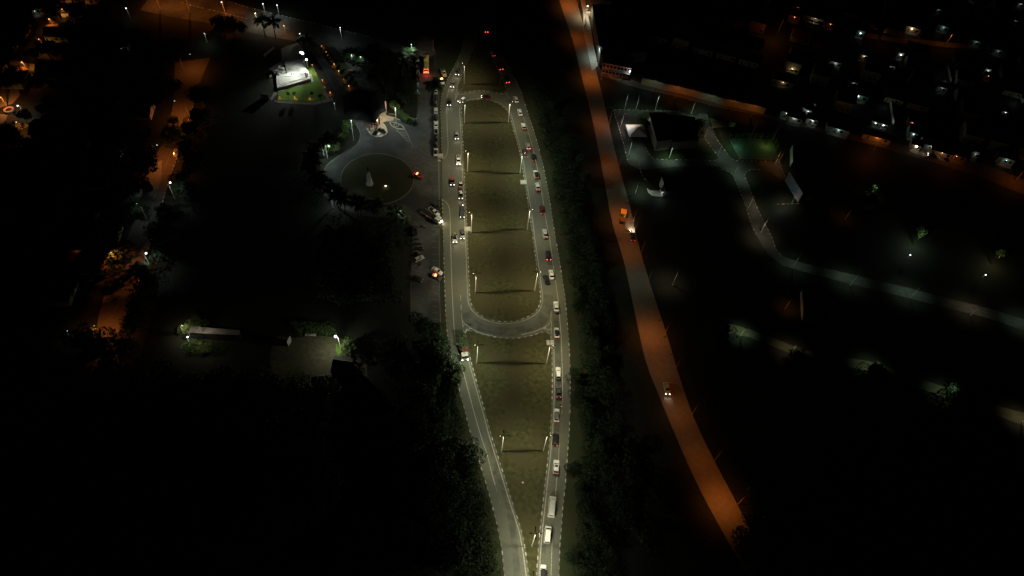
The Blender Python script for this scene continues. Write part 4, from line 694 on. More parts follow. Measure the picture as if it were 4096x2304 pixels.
t = tag(O('road_signpost', None, None, G(1896, 185)), 'dark signpost standing in the upper grass triangle', 'sign'); O('post', pole_me(2.2, .05), t); O('panel', MB().box(0, 0, 2.1, .9, .06, .7).mesh('panel', M_blk), t)
for x, y, lb in [(1880, 1328, 'small signpost at the nose of the lower wedge'), (2174, 1328, 'small signpost at the right side of the lower link'), (1848, 372, 'thin signpost at the corner of the upper link'), (1830, 1391, 'thin bent signpost left of the crane truck')]:
    t = tag(O('road_signpost', None, None, G(x, y, .02)), lb, 'sign'); O('post', pole_me(2.4, .05, m=M_blk), t); O('panel', MB().box(0, 0, 2.2, .7, .05, .7).mesh('panel', M_conc), t)
t = tag(O('litter_bag', MB().ball(0, 0, .15, .28, 8, 5, .6).mesh('litter_bag', M_wallw), None, G(2091, 1931, .13)), 'small white bag lying in the middle of the lower wedge', 'bag')
# ================================================================ VEGETATION
def crown_fn(R, H, lumps, seed):
    q = random.Random(seed); C = [(Vector((q.uniform(-.6, .6) * R, q.uniform(-.6, .6) * R, q.uniform(-.35, .4) * H)), q.uniform(.35, .6)) for _ in range(lumps)]
    def fn(r):
        c, k = r.choice(C); d = Vector((r.gauss(0, 1), r.gauss(0, 1), r.gauss(0, 1))).normalized() * (r.uniform(.55, 1) ** .5)
        return c + Vector((d.x * R * k, d.y * R * k, d.z * H * k))
    return fn
TV = [leaves(2600, crown_fn(5.5, 4.0, 11, s), .34, M_leaf, 'crown', s) for s in (11, 12, 13)] + [leaves(1500, crown_fn(3.2, 2.6, 8, s), .26, M_leaf, 'crown', s) for s in (21, 22)]
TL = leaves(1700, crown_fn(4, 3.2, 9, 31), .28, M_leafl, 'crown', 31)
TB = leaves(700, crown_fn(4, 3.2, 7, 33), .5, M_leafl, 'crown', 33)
def trunk_me(h): return cache(('trunk', h), lambda: MB().tube([(0, 0, 0), (.05, 0, h * .5), (.12, .05, h)], [.28, .2, .12], 7).tube([(.05, 0, h * .55), (1.2, .5, h * 1.1)], [.12, .05], 5).tube([(.05, 0, h * .6), (-1.1, -.6, h * 1.15)], [.12, .05], 5).tube([(.1, .04, h * .8), (.1, -1.2, h * 1.3)], [.1, .04], 5).mesh('trunk', M_bark))
def tree(px, py, label, v=0, s=1.0, h=6.0, group=None, m=None):
    p = G(px, py, h * s); p.z = 0; t = E('broadleaf_tree', p, random.uniform(0, 6.28), label, 'tree', group); t.scale = (s, s, s)
    O('trunk', trunk_me(h), t); O('crown', m or TV[v], t, (0, 0, h)); return t
def bush(px, py, label, s=1.0, group=None, m=None): return tree(px, py, label, 3, s, 1.6, group, m)
def frond_me(L): 
    mb = MB(); N = 8; P = [Vector((L * i / N, 0, .9 * math.sin(2.2 * i / N) - 1.1 * (i / N) ** 2.4)) for i in range(N + 1)]
    for i in range(N):
        a, b = P[i], P[i + 1]; w0 = .75 * math.sin(3.14 * (i + .6) / (N + 1)); w1 = .75 * math.sin(3.14 * (i + 1.6) / (N + 1)); 
        for s in (-1, 1):
            o = len(mb.v); mb.v += [tuple(a), tuple(a.lerp(b, .8)), tuple(b + Vector((.25, s * w1, -.35))), tuple(a + Vector((.3, s * w0, -.32)))]; mb.f.append((o, o + 1, o + 2, o + 3))
    return mb.mesh('frond', M_palm, fix=False)
FR = frond_me(3.6)
def palm(px, py, label, h=8.5, s=1.0, group=None, nf=15):
    p = G(px, py, h); p.z = 0; t = E('palm_tree', p, random.uniform(0, 6), label, 'palm tree', group)
    O('trunk', cache(('ptrunk', h), lambda: MB().tube([(0, 0, 0), (.1, 0, h * .4), (0, .1, h)], [.28, .19, .16], 8).mesh('trunk', M_bark)), t)
    for k in range(nf): o = O('frond', FR, t, (0, 0, h), rot=(random.uniform(-.15, .15), random.uniform(-.45, .35), k * 6.283 / nf + random.uniform(-.15, .15))); o.scale = (s * random.uniform(.85, 1.1),) * 3
    return t
# dense growth that reads as one mass: thicket right of the loop and woodland left of it
def scatter(name, poly, n, size, m, h, seed, clump=1.0, kind='stuff'):
    r = random.Random(seed); P = gp(poly); xs = [p.x for p in P]; ys = [p.y for p in P]
    def inside(x, y):
        c = False
        for i in range(len(P)):
            a, b = P[i], P[i - 1]
            if (a.y > y) != (b.y > y) and x < (b.x - a.x) * (y - a.y) / (b.y - a.y) + a.x: c = not c
        return c
    C = []
    while len(C) < n // 60:
        x, y = r.uniform(min(xs), max(xs)), r.uniform(min(ys), max(ys))
        if inside(x, y): C.append((x, y, r.uniform(.35, 1) * h, r.uniform(1, 2.4) * clump))
    def fn(r):
        x, y, z, w = r.choice(C); d = Vector((r.gauss(0, 1), r.gauss(0, 1), r.gauss(0, 1))).normalized()
        return Vector((x + d.x * w, y + d.y * w, .15 + abs(d.z) * z))
    o = O(name, leaves(n, fn, size, m, name, seed)); o['kind'] = kind; return o
RT = [(2330, 330), (2200, 640), (2235, 900), (2300, 1180), (2330, 1480), (2338, 1800), (2310, 2300), (2560, 2300), (2570, 1800), (2500, 1300), (2430, 900), (2330, 500), (2250, 120), (2130, 120), (2150, 380)]
scatter('thicket', [(2125, 330), (2155, 470), (2200, 640), (2240, 830), (2270, 1000), (2298, 1180), (2322, 1330), (2334, 1500), (2336, 1700), (2326, 1900), (2312, 2100), (2300, 2330), (2450, 2330), (2480, 2000), (2470, 1600), (2440, 1300), (2390, 1000), (2310, 700), (2230, 480), (2170, 330)], 90000, .22, M_leaf, 2.2, 41)
scatter('thicket', [(1752, 1345), (1790, 1500), (1822, 1620), (1850, 1730), (1868, 1800), (1905, 1900), (1938, 2010), (1965, 2130), (1985, 2330), (1850, 2330), (1800, 2000), (1740, 1700), (1700, 1400)], 42000, .22, M_leaf, 2.0, 42)
scatter('thicket', [(1500, 190), (1640, 240), (1655, 330), (1665, 450), (1620, 460), (1560, 440), (1470, 330), (1420, 200)], 9000, .25, M_leaf, 2.5, 43, 1.5)
scatter('undergrowth', [(1290, 850), (1400, 880), (1600, 900), (1630, 1000), (1500, 950), (1350, 900), (1200, 780), (1230, 640), (1270, 640), (1270, 760)], 8000, .2, M_leaf, 1.0, 44)
TG = 'dark trees along the left side of the lower carriageway'
for px, py, v, s, h, lb in [(1709, 1300, 0, .95, 6, 'rounded dark tree at the lower end of the parking strip'), (1768, 1430, 1, 1.1, 6.5, 'large spreading tree leaning toward the crane truck'), (1800, 1475, 3, 1.0, 5, 'lower part tree just under the large spreading tree'),
 (1832, 1492, 3, .8, 5.5, 'small pale tree hanging over the lane line'), (1812, 1540, 4, .9, 3, 'low tree at the kerb below the spreading tree'), (1879, 1800, 2, .85, 6, 'round tree overhanging the kerb halfway down'), (1855, 1835, 1, .7, 4, 'darker tree behind the round overhanging one'),
 (1740, 1370, 2, .8, 5, 'tree between the parking strip and the spreading tree'), (1925, 2170, 3, 1.0, 2, 'low tree beside the verge near the bottom'), (1900, 1990, 4, 1.0, 2.5, 'low tree in the thicket two thirds down')]:
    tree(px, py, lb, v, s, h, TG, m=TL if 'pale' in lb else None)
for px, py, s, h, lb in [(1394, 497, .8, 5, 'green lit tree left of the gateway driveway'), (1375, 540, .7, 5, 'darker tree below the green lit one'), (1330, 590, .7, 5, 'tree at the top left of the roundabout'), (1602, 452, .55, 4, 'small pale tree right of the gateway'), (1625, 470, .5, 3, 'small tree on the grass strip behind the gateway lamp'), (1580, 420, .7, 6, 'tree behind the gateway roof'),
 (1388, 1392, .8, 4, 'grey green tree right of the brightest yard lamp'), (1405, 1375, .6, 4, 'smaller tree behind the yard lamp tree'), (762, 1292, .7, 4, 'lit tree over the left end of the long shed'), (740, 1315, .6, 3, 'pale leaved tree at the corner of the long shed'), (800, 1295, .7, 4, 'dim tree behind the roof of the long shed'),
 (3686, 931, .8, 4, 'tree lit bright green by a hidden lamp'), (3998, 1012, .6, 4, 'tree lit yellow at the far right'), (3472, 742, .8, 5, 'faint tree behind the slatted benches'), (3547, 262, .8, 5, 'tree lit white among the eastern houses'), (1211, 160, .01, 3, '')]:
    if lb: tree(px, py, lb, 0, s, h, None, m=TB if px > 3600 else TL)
for px, py, s, lb in [(2895, 1310, .9, 'dark tree at the start of the lower park track'), (2870, 1345, .8, 'second dark tree below the track start'), (3198, 1430, .7, 'ragged dark tree beside the warm pool of the track'), (3240, 1450, .6, 'small dark tree right of the ragged one'), (3496, 1492, .9, 'dark tree silhouetted by the green track lamp'), (3530, 1505, .7, 'dark tree right of the silhouetted one'),
 (3832, 1580, .9, 'dark tree before the second green track lamp'), (3860, 1590, .7, 'dark tree right of the second green lamp'), (2795, 500, .8, 'round tree beside the diagonal path'), (2590, 490, .6, 'low tree beside the park pavilion')]:
    tree(px, py, lb, 1, s, 4.5, 'dark trees of the eastern park')
RG = 'palms ringing the roundabout'
for i, (px, py) in enumerate([(1310, 552), (1262, 590), (1243, 615), (1252, 642), (1238, 660), (1270, 700), (1285, 728), (1328, 752), (1372, 790), (1345, 772), (1424, 800), (1440, 815), (1502, 818)]):
    palm(px, py, ['first', 'second', 'third', 'fourth', 'fifth', 'sixth', 'seventh', 'eighth', 'ninth', 'tenth', 'eleventh', 'twelfth', 'last'][i] + ' dark palm counted from the top of the arc round the roundabout', group=RG, s=1.15)
palm(1735, 338, 'dark palm over the parking strip beside the patrol car', 9, 1.3, nf=19); palm(1588, 848, 'lit green palm with a lamp below the roundabout', 4.5, 1.15); palm(1612, 868, 'smaller lit palm right of the lamp below the roundabout', 3, .9)
palm(1046, 80, 'left of two palms over the northern street', 9, 1.2); palm(1088, 84, 'right of two palms over the northern street', 9, 1.3); palm(1218, 155, 'pale lone palm above the skate park', 6, 1.2)
palm(1632, 215, 'palm at the top left of the parking strip', 8, 1.3); palm(1606, 250, 'palm behind the line of parked cars', 8, 1.3); palm(545, 1085, 'palm overhanging the lower western street', 6, 1.2); palm(560, 1070, 'second palm overhanging the lower western street', 6, 1.0)
q = random.Random(3)
def wood(lst, label, group, s0=.8, s1=1.4):
    for px, py in lst: tree(px, py, label, q.randrange(3), q.uniform(s0, s1), 6, group)
wood([(520 + 30 * math.sin(i * 2.1) - 13 * i, 560 + 45 * i) for i in range(12)] + [(450, 480), (600, 400), (640, 330), (560, 640), (470, 760)], 'dark tree in the row hiding houses west of the western street', 'trees west of the western street')
wood([(800, 380), (790, 470), (758, 520), (745, 590), (760, 640), (725, 700), (745, 760), (690, 860), (640, 930), (655, 1000), (600, 1120), (560, 1230), (530, 1290), (480, 1385), (380, 1390), (330, 1345)], 'dark tree on the dark side of the western street', 'trees east of the western street', .7, 1.1)
wood([(300, 40), (330, 60), (355, 95), (285, 110), (180, 190), (235, 195), (120, 215), (60, 300), (30, 320), (150, 320), (90, 460), (30, 520), (180, 250), (215, 30), (100, 110), (60, 160), (20, 220), (320, 150), (280, 200), (60, 560), (110, 600), (330, 280), (200, 420), (10, 60), (110, 20)], 'dark tree among the north western houses', 'trees among the north western houses', .6, 1.1)
wood([(480, 225), (500, 250), (465, 240), (440, 180), (560, 150), (600, 250), (380, 380), (420, 120), (650, 210), (700, 180)], 'dark tree in the grove between the two western districts', 'trees in the dark grove', .8, 1.4)
wood([(925, 95), (960, 105), (890, 90), (870, 75), (1400, 215), (1440, 230), (1500, 200), (1540, 215), (1560, 260), (1480, 270), (1600, 330), (1620, 380), (1560, 330), (1530, 300)], 'dark tree in the gardens north of the gateway', 'trees of the northern gardens', .6, 1.0)
wood([(300 + 95 * (i % 11) + 30 * math.sin(i * 7), 1560 + 95 * (i // 11) + 25 * math.cos(i * 5)) for i in range(66)], 'black tree in the unlit wood at the lower left', 'trees of the unlit wood', 1.0, 1.5)
wood([(2560 + 60 * (i % 9) + 25 * math.sin(i * 3), 1820 + 80 * (i // 9) + 110 * (i % 9 > 4)) for i in range(45) if 1850 + 80 * (i // 9) < 2400 and not 2600 < 2560 + 60 * (i % 9) < 3020], 'black tree on the unlit slope by the orange road', 'trees by the orange road', .8, 1.2)
wood([(1690 - 60 * (i % 3) + 20 * math.sin(i * 5) + 14 * (i // 3), 1400 + 90 * (i // 3)) for i in range(30)], 'dark tree in the belt behind the left roadside thicket', 'trees behind the roadside thicket', .7, 1.0)
wood([(1310 + 55 * (i % 5) + 15 * math.sin(i * 4), 950 + 70 * (i // 5)) for i in range(20)], 'dark tree in the unlit grove below the roundabout', 'trees below the roundabout', .7, 1.1)
for k in range(16): bush(1285 + 8.2 * k + 14 * (k % 2), 200 + 9 * k, 'low shrub in the planting strip with orange garden lights', .32, 'shrubs of the avenue planting')
for i in range(26): tree(2300 + 22 * (i % 5) + 12 * math.sin(i * 9) - 90 * max(0, (900 - (420 + 72 * i)) / 500), 420 + 72 * i, 'dark tree standing out of the thicket right of the loop', q.randrange(3), q.uniform(.35, .7), 4, 'trees in the eastern thicket')
wood([(700, 345), (690, 480), (655, 560), (590, 740), (545, 840), (650, 835), (505, 990), (468, 1080), (440, 1160), (712, 735)], 'dark tree whose crown breaks the light of the western street', 'trees over the western street', .4, .6)
# ================================================================ BUILDINGS
def frame_to(px, py, dx, dy, z=0): return G(px, py, z), ang(px, py, dx, dy)
def house_parts(t, w, d, h, wm, rm, kind='gable', win=M_glass, sig=''):
    O('wall', cache(('hw', w, d, h, wm.name), lambda: MB().box(0, d / 2, h / 2, w, d, h).mesh('wall', wm)), t)
    if kind == 'gable':
        def rf():
            e = .5; r = h + w * .0 + d * .22; mb = MB()
            for s in (0, 1):
                y0, y1 = (-e, d / 2) if s == 0 else (d + e, d / 2)
                mb.hexa([(-w / 2 - e, y0, h - .12), (w / 2 + e, y0, h - .12), (w / 2 + e, y1, r - .12), (-w / 2 - e, y1, r - .12)], [(-w / 2 - e, y0, h + .05), (w / 2 + e, y0, h + .05), (w / 2 + e, y1, r + .05), (-w / 2 - e, y1, r + .05)])
            return mb.mesh('roof', rm)
        O('roof', cache(('hr', w, d, h, rm.name), rf), t)
    else: O('roof', cache(('hf', w, d, h, rm.name), lambda: MB().box(0, d / 2, h + .06, w + .4, d + .4, .12).box(0, -.12, h + .25, w + .4, .12, .35).box(0, d + .12, h + .25, w + .4, .12, .35).mesh('roof', rm)), t)
    hr_ = random.Random(int(abs(t.location.x * 7 + t.location.y * 13)))
    O('door', cache('hd', lambda: MB().box(0, -.03, 1.05, .95, .08, 2.1).mesh('door', M_wood)), t, (-w * hr_.choice([.3, .1, .36]), 0, 0))
    for k in hr_.choice([(.25,), (.02, .3), (.33,), (.16,)]): O('window', cache(('hwin', win.name), lambda: MB().box(0, -.03, 1.6, 1.2, .08, 1.0).mesh('window', win)), t, (w * k, 0, 0))
def house(px, py, dx, dy, w, d, h, wm, rm, label, kind='gable', group=None, win=M_glass, name='house', cat='house'):
    p, a = frame_to(px, py, dx, dy); t = E(name, p, a, label, cat, group); house_parts(t, w, d, h, wm, rm, kind, win); return t
UD = (60, 16)        # direction of the streets in the eastern district, in the photograph
lit = []
def litspot(px, py, w, d, h, wm, rm, label, P, c='w', lr=.3, lz=2.4, kind='gable', gy=2.2, dxy=UD, lamp=True, floor=M_concd, off=0):
    """a house front with its paved yard and the lamp on the wall that lights them"""
    t = house(px, py, *dxy, w, d, h, wm, rm, label, kind); lit.append(t.location.copy())
    O('yard', MB().box(0, -gy / 2 - .05, .06, w * .9, gy, .12).mesh('yard', floor), t)
    if lamp:
        O('wall_lamp', lens_me(c if c in LENS else 'w', lr), t, (off, -.35, lz))
    light(t, (off, -.7, lz), P * .11, c, .08)
    return t
LS = [(3504, 16, 9, 6, 3, M_wallw, M_metalr, 'far house with a dim white wall at the top edge', 60, 'w', .1), (3255, 90, 16, 6, 3, M_wallw, M_roofd, 'long white fronted house beside a dim lane, far right', 160, 'y', .08), (3315, 112, 6, 5, 3, M_wallp, M_roofd, 'small house with a pinkish lamp at the end of the long white front', 30, 'o', .28),
 (3434, 148, 4, 5, 4, M_wallt, M_roofd, 'narrow house with one bright lamp, upper right', 40, 'w', .4), (3638, 130, 9, 6, 3.5, M_wally, M_roofd, 'house with a brightly lit cream patio, upper right', 260, 'y', .36), (3764, 125, 6, 5, 3.5, M_wallt, M_roofd, 'house with a teal lit corner, upper right', 90, 'w', .1), (3594, 235, 3, 5, 4, M_wallw, M_roofd, 'dark house with one high white lamp above the alley', 30, 'w', .4),
 (3334, 268, 6, 5, 3.2, M_wallw, M_metalr, 'small white fronted house with a lit awning', 110, 'w', .1), (3447, 240, 4, 5, 3.2, M_wallw, M_roofr, 'house with a short warm white window', 50, 'y', .12), (3162, 292, 7, 6, 6, M_wally, M_roofd, 'tall ochre walled house at the district corner', 330, 'y', .1), (3125, 345, 10, 7, 3.2, M_wally, M_roofd, 'wide ochre walled house below the tall one', 90, 'y', .1),
 (3425, 400, 9, 6, 3.4, M_wallt, M_roofd, 'house with a bright teal patio and one lamp', 260, 'w', .34), (3462, 390, 3, 4, 3.4, M_wallt, M_roofd, 'narrow house with a bright teal lamp beside the patio', 60, 'w', .42), (3406, 348, 4, 4, 3.2, M_wallw, M_roofd, 'tiny white lit wall above the teal patio', 30, 'w', .1),
 (3553, 281, 5, 4, 3.2, M_wallw, M_roofd, 'house behind the white lit tree', 120, 'w', .36), (3141, 470, 5, 5, 3.4, M_wallt, M_roofd, 'house with the brightest white lamp at the end of the compound wall', 210, 'w', .5), (3170, 490, 7, 5, 3.0, M_wallw, M_roofd, 'white fronted house beside the brightest lamp', 150, 'w', .1), (3213, 455, 4, 5, 4.0, M_wallw, M_roofd, 'dark house with two small white lamps', 40, 'w', .3),
 (3224, 462, 3, 4, 3.6, M_wallw, M_roofd, 'narrow house beside the two small lamps', 25, 'w', .3), (3239, 440, 3, 4, 4.2, M_wallw, M_roofd, 'narrow house with a high white lamp', 30, 'w', .28), (3242, 498, 5, 4, 3.0, M_wallw, M_roofd, 'house with a very bright white front', 260, 'w', .2), (3345, 535, 10, 5, 3.2, M_wallt, M_roofd, 'long teal fronted house on the compound street', 260, 'w', .1),
 (3499, 566, 12, 5, 2.8, M_wally, M_roofd, 'wall fronted house glowing orange on the compound street', 420, 's', .06), (3492, 508, 3, 4, 3.4, M_wallw, M_roofd, 'left of two small houses with a brilliant window', 90, 'w', .3), (3524, 516, 4, 4, 3.2, M_wallw, M_roofd, 'right of two small houses with a brilliant window', 150, 'w', .36), (3643, 552, 4, 5, 3.4, M_wallt, M_roofd, 'narrow house with a slanting white lit gable', 80, 'w', .3),
 (3655, 600, 4, 4, 3, M_wallw, M_roofd, 'house with a warm dazzling lamp on the street', 280, 'y', .5), (3714, 600, 8, 5, 2.8, M_wallw, M_metalr, 'house with a pale double panel carport', 160, 'w', .06), (3757, 626, 9, 5, 2.8, M_wally, M_roofd, 'house with a cream lit wall beside a dark car', 170, 'y', .1), (3814, 640, 9, 5, 3, M_wallp, M_roofd, 'house with an orange lit wall, lower right district', 130, 's', .1),
 (3890, 632, 3, 5, 4, M_wallw, M_roofd, 'house with a dim vertical white strip', 40, 'w', .1), (4012, 656, 7, 5, 3.6, M_wallt, M_roofd, 'house with a bluish lit corner near the right edge', 150, 'w', .16), (3760, 368, 5, 5, 3, M_wallw, M_metalr, 'house with a small dim metal roof', 60, 'w', .06), (3894, 184, 5, 5, 3.4, M_wallt, M_roofd, 'house with a faint teal wall, upper right', 50, 'g', .06),
 (3983, 218, 9, 5, 3, M_wallt, M_metalr, 'house with a long faint teal wall', 50, 'w', .06), (3940, 300, 3, 4, 4, M_wallw, M_roofd, 'house with two stacked white lamps near the right edge', 50, 'w', .36), (3943, 318, 3, 3, 2.6, M_wallp, M_roofd, 'lean to with a pink lamp below two white lamps', 25, 'o', .26), (3991, 18, 4, 5, 4, M_wallw, M_roofd, 'house with the brightest lamp at the top right', 90, 'w', .5),
 (4072, 32, 5, 4, 3, M_wallw, M_metalr, 'house with a small lit ledge in the top right corner', 30, 'w', .1), (3638, 506, 3, 4, 3, M_wallp, M_roofd, 'small house with a red lamp in the dark block', 20, 'o', .24), (3885, 5, 4, 4, 3, M_wallt, M_roofd, 'house with a dim greenish strip at the very top', 40, 'g', .1), (3745, 55, 3, 4, 3, M_wallt, M_roofd, 'house with a faint grey green strip', 25, 'w', .06),
 (3172, 84, 6, 5, 3, M_wallp, M_roofr, 'house with a faint red lit roof edge', 60, 'o', .26), (3185, 45, 6, 4, 3, M_wallp, M_roofr, 'reddish house at the top of the orange lane', 30, 's', .06), (4050, 98, 3, 4, 3, M_wallw, M_roofd, 'faint white wall near the upper right corner', 20, 'w', .06), (4010, 455 + 10, 3, 3, 3, M_wallw, M_roofd, 'lone faint lamp house right of the dark block', 12, 'w', .2)]
for a in LS: litspot(*a)
added_mast(G(3110, 118, 6), 420, 's', 'sodium lamp on an added mast midway up the short orange lane'); added_mast(G(3499, 590, 6), 260, 's', 'second sodium lamp, on an added mast, before the long orange wall')  # lights on added masts, extra to the sodium poles below
for px, py, P, lb in [(3790, 665, 300, 'sodium lamp over the orange patch of the compound street'), (4061, 722, 600, 'sodium lamp over the orange street at the right edge'), (3495, 600, 420, 'sodium lamp before the long orange wall'), (3112, 130, 250, 'sodium lamp in the short orange lane, upper right')]:
    post_lamp(px, py, 7.5, 0, lb, 's', P, 1.2, (0, 1), lens=False, group='sodium lamps of the eastern district', wood=True)
place_car(3733, 622, -1, -.3, 'sedan', 'dark', 'dark car with one bright headlight on the compound street', 1, 0, beam=200)
for i in range(6): place_car(3225 + i * 14, 78 + i * 4, .3, 1, 'hatch', ['silver', 'white', 'grey', 'white', 'dark', 'silver'][i], ['first', 'second', 'third', 'fourth', 'fifth', 'last'][i] + ' car from the left in the far row outside the white front', group='cars in the far row')
# dark blocks of the eastern district
o0 = G(3150, 505); u = (G(3400, 572) - o0).normalized(); v_ = Vector((-u.y, u.x, 0)); NHs = 0
alley = [( (3553, 383), (3572, 500)), ((3787, 264), (3802, 328)), ((4050, 330), (4090, 415))]
q = random.Random(17)
WMS = [M_wallw, M_wally, M_wallp, M_wallt]; RMS = [M_roofd, M_roofr, M_roofd, M_metalr]
for j in range(17):
    for i in range(-14, 44):
        if i % 7 == 6: continue
        p = o0 + u * (i * 11.5 + q.uniform(-.5, .5)) + v_ * (7 + j * 14 + (3 * (j // 2)) + q.uniform(-.6, .6)); x, y = PX(p)
        if not (2600 + max(0, (330 - y)) * -.2 < x < 4200 and -60 < y < 800): continue
        if (p - o0).dot(v_) < 6 or (x < 3110 and j < 2): continue
        if min(((p + v_ * 3 - l).length for l in lit), default=99) < 9.5: continue
        if min((p - G(3110 - 0, 118 + k)).length for k in (-40, -20, 0, 20)) < 8: continue
        w, d, h = q.choice([(8.5, 9, 3), (9.5, 8.5, 3.2), (8, 10, 5.8)]); NHs += 1
        t = E('house', p, math.atan2(u.y, u.x), 'unlit low house with a dark roof in the black eastern blocks', 'house', 'unlit houses of the eastern district')
        k = q.randrange(4); house_parts(t, w, d, h, WMS[k], [M_roofd, M_roofr][k % 2])
def wallrun(name, pts, h, m, label, cat='wall', th=.25, cap=None, piece=None):
    P = gp(pts) if not isinstance(pts[0], Vector) else pts; t = E(name, P[0], 0, label, cat); o = P[0]
    for a, b in zip(P, P[1:]):
        d = b - a; L = d.length; n = max(1, int(L / piece)) if piece else 1; pm = cache(('wp', name, round(L / n, 2), h, m.name), lambda: MB().box(0, 0, h / 2, L / n - .03, th, h).mesh('panel', m))
        for k in range(n): c = a + d * ((k + .5) / n) - o; O('panel', pm, t, (c.x, c.y, 0), math.atan2(d.y, d.x))
        if cap:
            c = (a + b) / 2 - o; O('coping', MB().box(0, 0, h + .04, L, th + .12, .09).mesh('coping', cap), t, (c.x, c.y, 0), math.atan2(d.y, d.x))
    return t
wallrun('compound_wall', [(2563, 336), (2650, 358), (2725, 375), (2789, 391), (2880, 417), (2985, 440), (3056, 456)], 3.4, M_wally, 'long pale compound wall lit orange along the side street', piece=9, cap=M_concd)
for i, (bx, by, P, c) in enumerate([(2700, 392, 600, 's'), (2760, 405, 300, 's'), (2835, 425, 260, 'w'), (2925, 446, 300, 's'), (3003, 468, 500, 's'), (2610, 366, 260, 'w')]):
    post_lamp(bx, by, 8, 0, ['brightest', 'second', 'white', 'fourth', 'rightmost', 'leftmost dim'][i] + ' lamp pole in front of the long compound wall', c, P, .6, (0, -1), wood=True, lens=False, spot=112, group='lamp poles before the compound wall')
sheet('side_street', gp([(3380, 140), (3600, 170), (3800, 190), (4000, 200), (4000, 182), (3800, 170), (3600, 150), (3380, 120)]), .02, M_dirt, .018)
for x, y, P in ((3520, 165, 160), (3660, 175, 120), (3780, 182, 260)): post_lamp(x, y, 7, 0, 'dim sodium lamp of the far reddish street, ' + {3520: 'west', 3660: 'middle', 3780: 'east'}[x], 's', P, .5, (0, 1), lens=False, group='sodium lamps of the far street')
# lit strips of the eastern alleys
for (a, b), P in zip(alley, (70, 26, 26)):
    wallrun('alley_wall', [a, b], 1.5, M_wallw, 'narrow pale wall along a %s alley' % ('dim' if P < 200 else 'brighter') + (' by the right edge' if a[0] > 4000 else ' in the eastern blocks' if a[0] > 3700 else ' below the white lit tree'))
    for k in (.25, .8): p = G(a[0] + (b[0] - a[0]) * k - 14, a[1] + (b[1] - a[1]) * k, 2); added_mast(p, P * (1 if k > .5 else .3), 'w', 'faint alley lamp on an added mast at the %s end of the pale wall' % ('near' if k > .5 else 'far') + (' by the right edge' if a[0] > 4000 else ' in the eastern blocks' if a[0] > 3700 else ' below the white lit tree'))  # mast added for each free light along the alley wall
# warehouse, yard wall and two storey block by the dirt road
P4 = gp([(2361, 60), (2391, 262)]); a = math.atan2((P4[1] - P4[0]).y, (P4[1] - P4[0]).x)
t = E('warehouse', G(2394, 262), 0, 'huge dark roofed warehouse beside the orange road', 'warehouse')
base = G(2394, 262); q4 = [G(2394, 262) - base, G(2362, 62) - base, G(2362, 62) - base + (G(2560, 95) - G(2362, 62)) * .9, G(2580, 250) - base]
mb = MB(); mb.prism([(p.x, p.y) for p in q4], 0, 6); O('wall', mb.mesh('wall', M_concd), t)
def lerp(a, b, k): return a + (b - a) * k
A, B, C_, D = q4; m0, m1 = lerp(A, D, .5), lerp(B, C_, .5); z = Vector((0, 0, 1)); mb = MB()
for s0, s1, e0, e1 in ((A, B, m0, m1), (D, C_, m0, m1)): mb.hexa([s0 + z * 6.02, s1 + z * 6.02, e1 + z * 8.5, e0 + z * 8.5], [s0 + z * 6.2, s1 + z * 6.2, e1 + z * 8.7, e0 + z * 8.7])
O('roof', mb.mesh('roof', M_roofd), t)
wallrun('yard_wall', [(2343, 62), (2362, 64), (2400, 68), (2430, 74), (2455, 66)], 2.2, M_wallw, 'pale yard wall below two flood lamps', piece=6)
wallrun('back_wall', [(2341, -5), (2400, 6), (2450, 14)], 3, M_concd, 'dark wall behind the sandy yard at the top edge', piece=6)
t = E('two_storey_block', G(2404, 293), ang(2404, 293, 60, 12), 'two storey block with dark windows above the sandy patch', 'building'); W_ = (G(2516, 312) - G(2404, 293)).length
O('wall', MB().box(W_ / 2, 4, 3, W_, 8, 6).mesh('wall', M_wallp), t); O('roof', MB().box(W_ / 2, 4, 6.1, W_ + .6, 8.6, .2).mesh('roof', M_roofd), t); O('balcony', MB().box(W_ / 2, -.6, 3.0, W_, 1.2, .15).mesh('balcony', M_concd), t)
for r_ in (1.4, 4.5):
    for k in range(8): O('window', cache('bw', lambda: MB().box(0, -.04, 0, 1.2, .1, 1.3).mesh('window', M_glass)), t, (W_ * (k + .5) / 8, 0, r_))
O('wall_lamp', lens_me('w', .45), t, (W_ - .4, -.6, 4.6)); light(t, (W_ - .4, -1.0, 4.6), 260, 'w', .12); O('door_lamp', lens_me('o', .22), t, (W_ * .48, -.5, 2.6)); light(t, (W_ * .3, -5, 5), 110, 's', .2)  # the sodium light out front is added without a fixture
# gateway building
t = E('gateway_building', G(1450, 500), ang(1450, 500, 60, 8), 'gateway building with a wide black roof on pinkish pillars', 'building')
inv = Matrix.Rotation(-t.rotation_euler.z, 3, 'Z'); L_ = lambda px, py, z=0: inv @ (G(px, py, z) - Vector((t.location.x, t.location.y, 0)))
hz = 6.5; rp = [L_(1378, 455, hz), L_(1419, 478, hz), L_(1500, 492, hz), L_(1519, 455, hz), L_(1546, 440, hz), L_(1500, 370, hz), L_(1430, 352, hz), L_(1370, 385, hz)]; ap = [L_(1440, 418, hz + 4), L_(1480, 425, hz + 4)]
mb = MB(); n0 = len(rp); mb.v = [tuple(p) for p in rp] + [tuple(p) for p in ap] + [(p.x, p.y, hz - .3) for p in rp]
for i in range(n0):
    j = (i + 1) % n0; k = n0 if i in (0, 6, 7, 5) else n0 + 1; mb.f.append((i, j, k)); mb.f.append((i, j, n0 + 2 + j, n0 + 2 + i))
mb.f += [(1, 2, n0 + 1), (5, 6, n0), (5, n0 + 1, n0), (1, n0, n0 + 1)]; mb.f.append(tuple(n0 + 2 + i for i in range(n0)))
O('roof', mb.mesh('roof', M_roofd), t)
